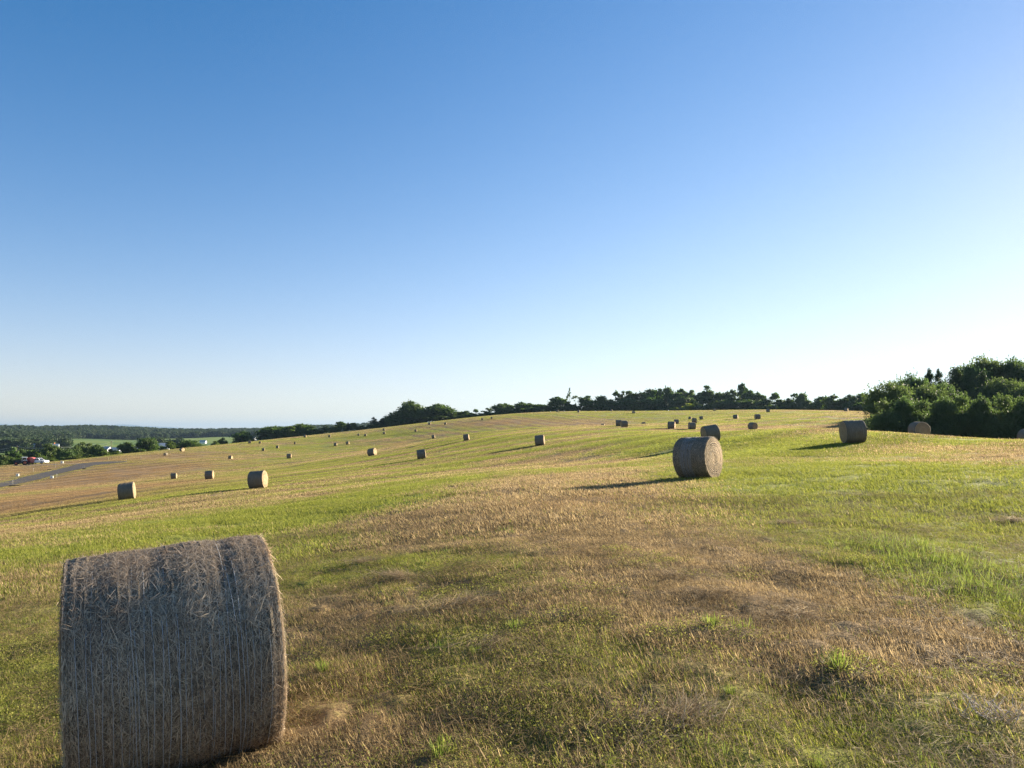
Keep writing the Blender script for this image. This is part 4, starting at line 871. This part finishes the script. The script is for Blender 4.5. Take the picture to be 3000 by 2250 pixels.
for k,((x,y),lb) in enumerate(zip(HEAPS,HEAP_L)):
    o=put('hay_heap',HM[k%3]); o.location=(x,y,g1(x,y)-.03); s=random.uniform(.8,1.15); o.scale=(s,s,s); o.rotation_euler=(0,0,random.uniform(-.6,.6)+(PI if k%2 else 0)); tag(o,lb,'hay heap','loose heaps of dry hay left on the stubble')
def dead_weed():
    r=random.Random(4); mb=MB()
    for k in range(46):
        x,y=r.gauss(0,.13),r.gauss(0,.09); p=[(x,y,0)]; a=r.uniform(0,6.28)
        for q in range(4): a+=r.gauss(0,.7); x+=.06*math.cos(a); y+=.05*math.sin(a); p.append((x,y,.02+.05*q*r.uniform(.3,1.2)))
        mb.tube(p,[.0035,.003,.003,.002,.001],5)
    return mb.build('dead_weed',M['pale_stem'],None,True)
o=dead_weed(); x,y=DEADWEED[0]; o.location=(x,y,g1(x,y)+.005); o.scale=(.75,.75,.75); tag(o,'bleached tangle of dead weed stems lying on brown stubble at the picture edge','dead weed')
# ---------------------------------------------------------------- trees
def crown_pts(lobes,n,r,clump=10,spread=.10,shell=.5):
    lb=np.array(lobes,float); w=(lb[:,3]*lb[:,4]*lb[:,5])**(.667); w/=w.sum(); nc=max(1,n//clump)
    k=r.choice(len(lb),nc,p=w); d=norm(r.normal(0,1,(nc,3))); d[:,2]=np.where(d[:,2]<-.35,-d[:,2]*.6,d[:,2])
    q=shell+(1-shell)*r.random(nc)**.6; C=lb[k,:3]+d*lb[k,3:6]*q[:,None]
    sc_=lb[k,3:6].mean(1)*spread*2.4
    A=(C[:,None,:]+r.normal(0,1,(nc,clump,3))*sc_[:,None,None]*np.array([1,1,.6])).reshape(-1,3)
    ns=max(6,n//120); k=r.choice(len(lb),ns,p=w); d=r.normal(0,1,(ns,3)); d[:,2]=np.abs(d[:,2])*1.1; d=norm(d)
    B0=lb[k,:3]+d*lb[k,3:6]*.85; L=r.uniform(.3,1.,ns)*lb[k,3:6].mean(1)*.9; u=r.random((ns,12))
    B=B0[:,None,:]+(d*np.array([1,1,1.1]))[:,None,:]*(u*L[:,None])[:,:,None]+r.normal(0,.09,(ns,12,3))
    return np.vstack([A,B.reshape(-1,3)])
def limbs(lobes,h,r0,seed,lean=0):
    r=random.Random(seed); mb=MB(); p=[];n=6
    for i in range(n+1): f=i/n; p.append((lean*f*f+r.uniform(-.05,.05)*f,r.uniform(-.05,.05)*f,h*.8*f-.3*(i==0)))
    mb.tube(p,[r0*(1.25-f*1.05) for f in [i/n for i in range(n+1)]],8)
    for L in sorted(lobes,key=lambda q:-q[3])[:8]:
        f=r.uniform(.25,.7); b=Vector(p[int(f*n)]); e=Vector(L[:3]); m=(b+e)/2+Vector((0,0,-.08*h*r.random())); mb.tube([b,m,e],[r0*.5*(1-f*.6),r0*.3,r0*.08],6)
    return mb
UNIT=10.
def proto(kind,seed,n,leaf,mat):
    "a tree of height 10 and crown width about 10, trunk and crown meshes"
    r=np.random.default_rng(seed); lo=[]
    if kind in('oak','woodoak'):
        e1,e2=r.uniform(.85,1.15,2)
        for k in range(26 if kind=='oak' else 34):
            d=r.normal(0,1,3); d/=np.linalg.norm(d); d[2]=abs(d[2]) if r.random()<.62 else -abs(d[2]); q=r.uniform(.62,1.08)
            s=r.uniform(.7,1.75); lo.append((d[0]*3.4*q*e1,d[1]*3.4*q*e2,5.2+d[2]*(3.7 if d[2]>0 else 4.3)*q,s*1.08,s*1.08,s))
        lo.append((0,0,5.2,3.0,3.0,3.2)); lo.append((r.uniform(-1,1),0,9.0,1.1,1.1,.95))
        for q in range(5): a=q*1.26+r.uniform(0,.5); lo.append((2.7*math.cos(a),2.7*math.sin(a),r.uniform(.8,2.),1.6,1.6,1.5))
    elif kind=='tall':
        for k in range(14):
            f=r.uniform(.05,.86); wd=4.3*math.sin(PI*(f*.8+.12))**.7; a=r.uniform(0,2*PI); q=wd*r.uniform(.2,.8); s=r.uniform(.9,1.6); lo.append((q*math.cos(a),q*math.sin(a),f*10,s*1.5,s*1.5,s*.8))
        lo.append((0,0,9.1,1.3,1.3,.95)); lo.append((0,0,5,2.2,2.2,3))
    elif kind in('cedar','woodcedar'):
        for k in range(26):
            f=r.uniform(.06,.95); wd=4.6*(1-f)**.75+.25; a=r.uniform(0,2*PI); q=wd*r.uniform(.35,.9); s=.45+1.0*(1-f); lo.append((q*math.cos(a),q*math.sin(a),f*9.6,s*1.5,s*1.5,s*.8))
        lo.append((0,0,9.0,.55,.55,1.0)); lo.append((.2,0,8.,.8,.8,.9)); lo.append((0,0,4,2,2,3.4))
    elif kind in('bush','woodbush'):
        for k in range(14):
            a=r.uniform(0,2*PI); q=r.uniform(.3,3.9); f=r.uniform(.5,8.2)*(1-.45*(q/4.4)**2); s=r.uniform(1.1,2.1); lo.append((q*math.cos(a),q*math.sin(a),f,s,s,s*.95))
        lo.append((.2,0,8.6,1.5,1.5,1.3)); lo.append((0,0,3.5,3.2,3.2,3.2))
    elif kind=='lolli':
        for k in range(7): a=r.uniform(0,2*PI); q=r.uniform(.5,3.2); lo.append((q*math.cos(a),q*math.sin(a),r.uniform(6.6,8.9),1.7,1.7,.9))
    elif kind=='airy':
        for k in range(12): a=r.uniform(0,2*PI); q=r.uniform(.5,4.); f=r.uniform(3.,9.2); lo.append((q*math.cos(a),q*math.sin(a),f,r.uniform(.7,1.4),r.uniform(.7,1.4),r.uniform(.5,.9)))
    elif kind=='thin':
        for z,x,s in ((9.6,-.2,.9),(9.0,.1,1.1),(8.3,-.3,1.2),(7.6,-.8,1.4),(6.9,-1.8,1.6),(6.2,-2.6,1.5),(5.7,-3.1,1.0),(7.9,1.2,.8),(6.6,.4,.7),(4.4,.5,.5),(3.2,-.3,.5)): lo.append((x*1.3,r.uniform(-1,1),z,s*1.1,s,.38*s))
    elif kind=='umbrella':
        for z,x,s in ((9.3,-1.5,1.7),(9.6,.8,1.5),(8.9,2.6,1.3),(8.2,3.6,.9),(8.6,-3.2,1.2),(7.2,-1.,.7),(6.9,2.8,.6),(5,-.6,.4)): lo.append((x,r.uniform(-1.5,1.5),z,s,s,.35*s))
    C=crown_pts(lo,n,r,10,{'thin':.14,'umbrella':.14,'airy':.16,'lolli':.14,'woodoak':.17,'woodbush':.17,'woodcedar':.15,'oak':.15,'bush':.15}.get(kind,.12),.4)
    C[:,2]=np.maximum(C[:,2],.1)
    w=np.percentile(np.abs(C[:,:2]),98); C[:,:2]*=5/max(w,1e-3) if kind not in('thin',) else 1
    C[:,2]*=10/np.percentile(C[:,2],99.4)
    cm=mesh_np('crown',*quads(C,leaf*r.uniform(.6,1.4,len(C)),r,.35,1.35),mat)
    tm=limbs(lo,10 if kind not in('bush','woodbush') else 5,.26 if kind not in('thin','umbrella') else .16,seed).mesh('trunk',M['bark'],True)
    return cm,tm
PR={'oak':[proto('oak',s,7000,.52,M['oak']) for s in (1,2,3)],'tall':[proto('tall',s,4600,.6,M['oak']) for s in (4,5)],'cedar':[proto('cedar',s,4200,.5,M['cedar']) for s in (6,7)],
'bush':[proto('bush',s,3600,.75,M['bush']) for s in (8,9)],'lolli':[proto('lolli',10,900,.8,M['oak'])],'airy':[proto('airy',s,1100,.7,M['oak']) for s in (11,12)],'thin':[proto('thin',13,420,.5,M['oak'])],'umbrella':[proto('umbrella',14,380,.55,M['oak'])],
'woodoak':[proto('woodoak',s,24000,.24,M['wood']) for s in (15,16,17)],'woodcedar':[proto('woodcedar',s,19000,.22,M['cedar']) for s in (18,19)],'woodbush':[proto('woodbush',s,15000,.32,M['wood']) for s in (20,21)]}
YB=proto('bush',33,3000,.7,M['bright'])
NAMEK={'oak':'leafy_tree','tall':'tall_tree','cedar':'cedar_tree','bush':'bush','lolli':'leafy_tree','airy':'sparse_tree','thin':'sapling','umbrella':'sapling','woodoak':'leafy_tree','woodcedar':'cedar_tree','woodbush':'bush'}
for k,((kind,x,y,zt_,w),(lb,gr)) in enumerate(zip(TREES,TREE_L)):
    cm,tm=YB if lb.startswith('bright yellow') else PR[kind][k%len(PR[kind])]
    z0=t1(x,y)-.25; h=max(zt_-z0,1.2)
    o=thing(NAMEK[kind],lb,'bush' if 'bush' in kind else 'tree',(x,y,z0),random.uniform(-.5,.5) if kind in('thin','umbrella') else random.uniform(0,6.28),gr)
    o.scale=(w/10*1.12,w/10*1.12,h/10)
    put('crown',cm,o); put('trunk',tm,o)
# ---------------------------------------------------------------- far woods on the valley hills
def far_wood():
    r=np.random.default_rng(55); n=15000; a=np.radians(r.uniform(-42,-9,n)); q=(r.random(n)*(2750**2-560**2)+560**2)**.5
    x=q*np.sin(a); y=q*np.cos(a); keep=np.zeros(n,bool); px=1500+2080*np.tan(a)
    m=vn(x/230,y/150,41)+.5*vn(x/90,y/70,42)
    keep|=(q>1750)&(vn(x/210,y/170,43)+.4*m>-.36)
    keep|=(q<=1750)&(q>1350)&(m>.05)
    keep|=(px<230)&(q>900)
    keep|=(q<=1350)&(q>900)&(m>.27)&(px>60)
    keep&=~((px>205)&(px<420)&(q>700)&(q<1620)); keep&=~((px>540)&(px<780)&(q>600)&(q<1700))
    keep&=~((px<330)&(px>290)&(q>560)&(q<720)); keep&=~((px>330)&(px<540)&(q<760))
    pts=np.stack([x,y],1)[keep]
    lib=library('canopy',[proto('oak',60+k,1500,.85,M['far_wood'])[0] for k in range(4)])
    o=scatter('far_woods',pts,lib,4,'dense dark woods covering the hills beyond the valley','woods',1.25,56,PI)
    o.data.attributes['size'].data.foreach_set('value',np.random.default_rng(3).uniform(.7,1.55,len(pts)).astype(np.float32))
far_wood()
# ---------------------------------------------------------------- vehicles by the road
def wheel(parent,x,y,r,w,side,rimmat,hub=.55):
    o=MB().lathe_y([(-w/2,r*.62),(-w/2,r*.93),(-w*.3,r),(w*.3,r),(w/2,r*.93),(w/2,r*.62)],24,0,0).build('tyre',M['black'],None,True)
    k=D.objects.new('wheel',o.data); 
    D.objects.remove(o); link(k); k.parent=parent; k.location=(x,y,r); k.data.name='wheel'
    rim=MB().lathe_y([(-w*.52,.02),(-w*.52,r*hub),(-w*.3,r*.62),(w*.3,r*.62),(w*.52,r*hub),(w*.52,.02)],20,0,0).build('rim',rimmat,k,True); return k
def pickup(x,y,rz):
    t=thing('pickup_truck','white crew-cab pickup truck parked on the gravel beside the road','pickup truck',(x,y,g1(x,y)+.06),rz)
    b=MB(); prof=[(-3.05,.55),(-2.35,.5),(-2.3,.75),(-2.1,.92),(-1.75,.92),(-1.55,.75),(-1.5,.48),(1.45,.48),(1.5,.75),(1.7,.92),(2.05,.92),(2.25,.75),(2.3,.5),(2.95,.5),(3.02,.75),(2.98,1.08),(2.75,1.16),(1.5,1.24),(.95,1.26),(-.9,1.26),(-.92,1.22),(-3.05,1.22)]
    b.prism(prof,-.98,.98); b.build('body',M['white'],t)
    c=MB(); c.prism([(-.9,1.26),(-.72,1.86),(-.55,1.93),(.35,1.92),(.55,1.86),(1.3,1.25)],-.84,.84); c.build('cab',M['white'],t)
    for s in (-1,1):
        for q in ([(-.72,1.32),(-.6,1.78),(-.08,1.8),(-.08,1.32)],[(.0,1.32),(.0,1.8),(.42,1.79),(1.0,1.32)]):
            MB().prism(q,s*.842-.004,s*.842+.004).build('side_window',M['glass'],t)
        MB().box(2.93,3.04,s*.72-.17,s*.72+.17,.82,1.02,0,.02).build('headlight',M['lamp'],t); MB().box(.95,1.1,s*1.05-.1,s*1.05+.1,1.28,1.45,0,.02).build('mirror',M['white'],t)
    MB().add([(1.33,-.76,1.27),(1.33,.76,1.27),(.6,.7,1.85),(.6,-.7,1.85)],[(0,1,2,3)]).build('windscreen',M['glass'],t)
    MB().box(3.0,3.07,-.5,.5,.74,1.04,0,.02).build('grille',M['darkmetal'],t); MB().box(2.96,3.12,-.96,.96,.46,.68,0,.04).build('bumper',M['chrome'],t); MB().box(-3.14,-3.03,-.9,.9,.5,.68,0,.03).build('bumper',M['chrome'],t)
    MB().box(-2.95,-1.0,-.82,.82,1.222,1.23).build('cargo_bed',M['darkmetal'],t)
    for xx in (-1.92,1.88):
        for s in (-1,1): wheel(t,xx,s*.86,.41,.27,s,M['chrome'])
    return t
def tractor(x,y,rz):
    t=thing('tractor','black and red farm tractor with white cab hitched to a red baler','tractor',(x,y,g1(x,y)+.05),rz)
    b=MB(); b.prism([(-.3,.75),(-.3,1.25),(.0,1.5),(1.75,1.42),(1.95,1.2),(1.95,.75)],-.38,.38); b.build('hood',M['darkmetal'],t)
    MB().box(-1.5,1.6,-.3,.3,.5,.76,0,.04).build('chassis',M['black'],t)
    c=MB(); c.prism([(-1.55,1.15),(-1.5,2.45),(-.25,2.45),(-.1,1.5),(-.1,1.15)],-.68,.68); c.build('cab',M['glass'],t)
    MB().box(-1.68,-.1,-.78,.78,2.46,2.66,0,.06).build('cab_roof',M['white'],t)
    for px_ in (-1.5,-.26):
        for s in (-1,1): MB().box(px_-.05,px_+.05,s*.69-.04,s*.69+.04,1.2,2.46).build('cab_post',M['white'],t)
    for s in (-1,1):
        MB().prism([(-1.75,1.45),(-1.55,1.72),(-.65,1.72),(-.45,1.45)],s*.95-.25,s*.95+.25).build('fender',M['white'],t)
        MB().box(1.9,1.98,s*.24-.08,s*.24+.08,1.1,1.26,0,.02).build('headlight',M['lamp'],t)
        wheel(t,-1.1,s*.98,.82,.48,s,M['orange'],.5); wheel(t,1.35,s*.85,.58,.36,s,M['orange'],.5)
    MB().tube([(.9,.2,1.45),(.9,.2,2.25)],.05).build('exhaust_pipe',M['black'],t); MB().box(-2.0,-1.5,-.1,.1,.45,.58).build('hitch',M['black'],t)
    return t
def baler(x,y,rz):
    t=thing('round_baler','dark red round hay baler standing between the tractor and the white pickup','hay baler',(x,y,g1(x,y)+.05),rz)
    b=MB(); a=[(math.cos(R(q))*1.12-.1,1.38+math.sin(R(q))*.98) for q in range(-60,200,20)]; b.prism([(1.35,.72)]+a+[(-1.2,.7)],-.95,.95); b.build('bale_chamber',M['red'],t)
    g=MB(); a=[(-.35+math.cos(R(q))*1.35,1.35+math.sin(R(q))*.95) for q in range(95,236,14)]; g.prism(a+[(-.4,.5)],-1.0,1.0); g.build('tailgate',M['pinkred'],t)  # paler red than the chamber: sunlight on this curved face is painted in
    MB().box(-.8,1.5,-.9,.9,.55,.72,0,.04).build('frame',M['black'],t); MB().tube([(1.4,0,.62),(2.6,0,.55)],.08).build('drawbar',M['black'],t)
    MB().tube([(1.0,-1.0,.4),(1.0,1.0,.4)],.22,14).build('pickup_reel',M['darkmetal'],t)
    for s in (-1,1): wheel(t,-.1,s*1.12,.45,.34,s,M['pinkred'],.5); MB().prism([(.2,.9),(.2,2.2),(1.1,1.9),(1.25,.9)],s*1.0-.04,s*1.0+.04).build('side_panel',M['red'],t)
    return t
pickup(*TRUCK[0],R(-8)); baler(*BALER[0],R(188)+PI*0); tractor(*TRACTOR[0],R(215))
# ---------------------------------------------------------------- roadside bits
BX=['white utility box casting a long shadow on the verge beyond the road','cream utility box with a dark shaded side by the near edge of the road','white box with a black side standing in front of the parked pickup']
for (x,y),lb,s in zip(BOXES,BX,(1,1,1.1)):
    t=thing('utility_box',lb,'utility box',(x,y,g1(x,y)-.02),R(25),'utility boxes along the road'); s*=.82; t.scale=(s,s,s)
    MB().box(-.42,.42,-.36,.36,.06,.76,0,.05,.03).build('cabinet',M['cream'],t); MB().box(-.46,.46,-.4,.4,.76,.82,0,.02).build('lid',M['white'],t); MB().box(-.5,.5,-.44,.44,0,.06).build('plinth',M['cream'],t)
SK=['yellow topped survey stake on the far verge where the road meets the field','pale survey stake at the end of the tarmac under the far field','pale survey stake in the brown grass beyond the end of the tarmac','pale stake with a ribbon in the dry verge below the tractor','pale stake beside the driveway below the pickup','thin pale stake behind the dark drain at the near road edge','thin stake beside the cream utility box','pale stake on the field crest near a green bush','thin white stake on the crest below the grey barn roof','slender stake in the middle of the bale field','pale bleached weed stalk standing in front of a hay bale']
for k,((x,y),lb) in enumerate(zip(STAKES,SK)):
    h=1.1 if k!=10 else 1.5; t=thing('survey_stake' if k!=10 else 'weed_stalk',lb,'stake' if k!=10 else 'weed',(x,y,g1(x,y)-.03),.4,'survey stakes' if k!=10 else None)
    if k==10:
        MB().tube([(0,0,0),(.03,0,.6),(.0,.02,1.1)],[.02,.015,.006],6).build('stalk',M['pale_stem'],t); MB().ball((0,.02,1.1),.06,8,0,1.8).build('seed_head',M['pale_stem'],t)
    else:
        MB().box(-.035,.035,-.025,.025,0,h,0,.006).build('lath',M['yellow'] if k==0 else M['wood_pale'],t); MB().box(-.05,.05,-.04,.04,h*.86,h*.97,0,.006).build('ribbon',M['yellow'] if k==0 else M['white'],t)
DRL=['dark drain inlet with two thin posts at the near edge of the road','dark drain inlet with small posts where the road bends','dark drain slot in the verge on the far side of the road']
for k,((x,y),lb) in enumerate(zip(DRAINS,DRL)):
    w=(1.1,.42,.5)[k]; t=thing('drain_inlet',lb,'drain',(x,y,g1(x,y)),R(35),'roadside drain inlets')
    MB().box(-w,w,-.35,.35,-.1,.22,0,.03).build('inlet_box',M['drain'],t); MB().box(-w-.06,w+.06,-.42,.42,.22,.27).build('lid',M['gravel'],t)
    if k<2:
        for s in (-.6,.35): MB().box(s*w-.03,s*w+.03,-.03,.03,.27,1.0).build('post',M['wood_pale'],t)
x,y=BARREL[0]; t=thing('dark_drum','narrow dark upright drum standing in weeds between two hay bales','drum',(x,y,g1(x,y)-.03))
MB().lathe_y([(0,.28),(.03,.31),(.38,.31),(.4,.33),(.42,.31),(.78,.31),(.8,.33),(.82,.31),(1.17,.31),(1.2,.28)],18).build('barrel',M['drain'],t,True).rotation_euler=(PI/2,0,0)
# ---------------------------------------------------------------- valley buildings
def gable(t,L,Wd,h,rh,wall,roof,cx=0,cy=0,over=.3):
    MB().prism([(-Wd/2,0),(Wd/2,0),(Wd/2,h),(0,h+rh),(-Wd/2,h)],-L/2,L/2).build('wall',wall,t).location=(cx,cy,0)
    s=rh/(Wd/2); e=Wd/2+over; m=MB()
    m.prism([(-e,h-s*over+.05),(0,h+rh+.05),(e,h-s*over+.05),(e,h-s*over+.22),(0,h+rh+.22),(-e,h-s*over+.22)],-L/2-over,L/2+over); o=m.build('roof',roof,t); o.location=(cx,cy,0); return o
def at(px,d): return d*(px-1500)/2080.,d
def ang(px): return -math.atan((px-1500)/2080.)
x,y=at(318,640); zb=25*0-640*(1327-1265)/2080.
t=thing('farmhouse','white farmhouse with pale blue-grey gable roof among the valley trees','house',(x,y,zb),ang(318)+R(38)); 
t.scale=(.85,.85,.85); rf=gable(t,9.5,7,3.8,3.0,M['siding'],M['bluerooof'])
MB().box(-.35,.35,1.5,2.2,5.6,7.6).build('chimney',M['gravel'],rf)
for yy in (-2.8,0,2.8):
    MB().box(3.49,3.53,yy-.5,yy+.5,1.2,2.7).build('window',M['glass'],t)
MB().box(-.5,.5,-4.79,-4.76,3.4,4.8).build('window',M['glass'],t); MB().box(-.5,.5,-4.8,-4.76,.1,2.2).build('door',M['gravel'],t)
def barn(px,yb,d,L,Wd,h,rh,rot,label,roof=None,wall=None):
    x,y=at(px,d); t=thing('barn',label,'barn',(x,y,-d*(yb-1265)/2080.),ang(px)+rot,'long low barns in the valley'); gable(t,L,Wd,h,rh,wall or M['siding'],roof or M['greyroof'],0,0,.25)
    MB().box(-1.4,1.4,-L/2-.03,-L/2-.005,.1,2.6).build('door',M['greyroof'],t); return t
barn(478,1320,600,11,12,3.6,2.6,R(78),'long pale barn with blue-grey metal roof behind a round green bush')
barn(395,1324,590,9,8,2.4,1.8,R(80),'low blue-grey roofed shed between two valley trees')
barn(345,1324,610,7,6,2.4,1.4,R(70),'small white shed beside the farmhouse')
barn(598,1299,760,6,4.5,2.,1.2,R(70),'small grey shed alone on the sloping green pasture')
barn(745,1290,700,3.5,4,1.8,1.1,R(60),'little pale grey shed seen between two crest trees')
barn(165,1311,690,7,5,2.,1.5,R(80),'blue-roofed barn behind the orange marker ball')
barn(96,1310,760,7,6,2.4,1.2,R(80),'small pale shed under the power wires')
barn(272,1291.5,1480,13,7,3.2,2.2,R(75),'far cluster barn with tan roof at the foot of the wooded hill',M['cream'])
barn(466,1299,900,10,6,3.,1.8,R(80),'small reddish farm shed above the long pale barn',M['pinkred'])
# power line
def pole(px,yt,d,label,extra=0):
    x,y=at(px,d); zb=t1(x,y); zt_=-d*(yt-1265)/2080.; t=thing('utility_pole',label,'utility pole',(x,y,zb-.3),ang(px),'utility poles of the valley power line'); h=zt_-zb+.3
    MB().tube([(0,0,0),(0,0,h)],[.19,.12],8).build('pole_shaft',M['pole'],t); MB().box(-1.2,1.2,-.07,.07,h-.75,h-.6).build('cross_arm',M['pole'],t)
    for s in (-1.05,-.5,.5,1.05): MB().tube([(s,0,h-.6),(s,0,h-.4)],.05,6).build('insulator',M['cream'],t)
    if extra: 
        MB().lathe_y([(0,.2),(.06,.3),(1.25,.3),(1.35,.22)],14).build('transformer',M['white'],t,True).location=(.0,-.5,h-2.2); t.children[-1].rotation_euler=(PI/2,0,0)
        MB().tube([(0,0,h-.1),(0,0,h+.7)],.05,6).build('mast',M['pole'],t)
        MB().ball((0,0,h+1.05),.40,16).build('marker_ball',M['ball'],t,True)
    return Vector((x,y,zt_-.5))
PL=[(-60,1309.5,420,'utility pole of the power line beyond the picture edge',0),(55,1304.5,420,'thin utility pole carrying the wires over the valley trees',0),(163.5,1304,415,'utility pole topped by an orange marker ball above the valley trees',1),(262,1296,430,'thin utility pole rising in front of the green valley pasture',0),(330,1291,440,'slim utility pole above the white farmhouse',0)]
tops=[pole(*p) for p in PL]
for k,(a,b) in enumerate(zip(tops[:-1],tops[1:])):
    for dz,s in ((.0,1.0),(-1.5,-1.0)):
        pts=[a.lerp(b,q/12)+Vector((0,0,dz-1.4*(1-(2*q/12-1)**2))) for q in range(13)]
        tag(MB().tube(pts,.045,5).build('power_wire',M['wire']),('upper' if dz==0 else 'lower')+' sagging bright power wire '+('running off to the picture edge','between the plain pole and the ball-topped pole','from the ball-topped pole towards the green pasture','above the white farmhouse')[k],'power wire','wires of the valley power line')
# ---------------------------------------------------------------- air
def haze():
    m,t,o=nt('haze_air'); b=N(t); v=b.n('VolumePrincipled'); v.inputs['Color'].default_value=(.29,.42,.59,1); v.inputs['Density'].default_value=HZ; v.inputs['Anisotropy'].default_value=.25
    b.l(v.outputs[0],o.inputs['Volume']); W=31000
    tag(MB().box(-W,W,-W,W,-62,330).build('haze',m),'pale blue summer haze filling the air over the valley','haze',None,'stuff')
HZ=5.5e-5
haze()
# ---------------------------------------------------------------- sky, sun, camera
w=D.worlds.new('World'); sc.world=w; w.use_nodes=True; t=w.node_tree; bg=t.nodes['Background']; sk=t.nodes.new('ShaderNodeTexSky'); sk.sky_type='NISHITA'; sk.sun_disc=False
sk.sun_elevation=SUN_EL; sk.sun_rotation=SUN_AZ; sk.altitude=300; sk.air_density=1.0; sk.dust_density=.1; sk.ozone_density=2.5
b=N(t); s1=b.n('SeparateColor'); cc=b.n('CombineColor'); b.l(sk.outputs[0],s1.inputs[0])
for i,(gm,k,a_) in enumerate(((1.66,2.45,1.78),(1.48,1.48,.82),(1.34,1.62,.82))):
    x=b.math('POWER',b.math('MULTIPLY',s1.outputs[i],.2016),gm); y=b.math('DIVIDE',x,b.math('ADD',b.math('MULTIPLY',x,a_),1.)); y=b.math('MULTIPLY',y,k*4.32); b.l(b.math('MAXIMUM',b.math('SUBTRACT',b.math('MULTIPLY',y,1.07),.25),.02) if i==0 else y,cc.inputs[i])
b.l(cc.outputs[0],bg.inputs[0]); bg.inputs[1].default_value=.06

L=D.lights.new('sun','SUN'); L.energy=5.; L.angle=R(.53); L.color=(1,.87,.68); so=link(D.objects.new('sun',L))
sd=Vector((math.sin(SUN_AZ)*math.cos(SUN_EL),math.cos(SUN_AZ)*math.cos(SUN_EL),math.sin(SUN_EL))); so.rotation_euler=(-sd).to_track_quat('-Z','Y').to_euler(); so.location=(60,40,60)
cam=D.cameras.new('camera'); co=link(D.objects.new('camera',cam)); co.location=(0,0,0); co.rotation_euler=(PI/2+math.atan(140/2080),0,0)
cam.sensor_width=36; cam.lens=2080/3000*36; cam.clip_start=.05; cam.clip_end=60000; sc.camera=co
sc.view_settings.view_transform='Standard'; sc.view_settings.look='None'; sc.view_settings.exposure=2.03; sc.view_settings.gamma=1
sc.cycles.use_denoising=True; sc.cycles.denoising_input_passes='RGB_ALBEDO_NORMAL'; sc.cycles.denoising_prefilter='NONE'; sc.cycles.max_bounces=6; sc.cycles.diffuse_bounces=3; sc.cycles.transmission_bounces=4; sc.cycles.volume_bounces=0; sc.cycles.transparent_max_bounces=8
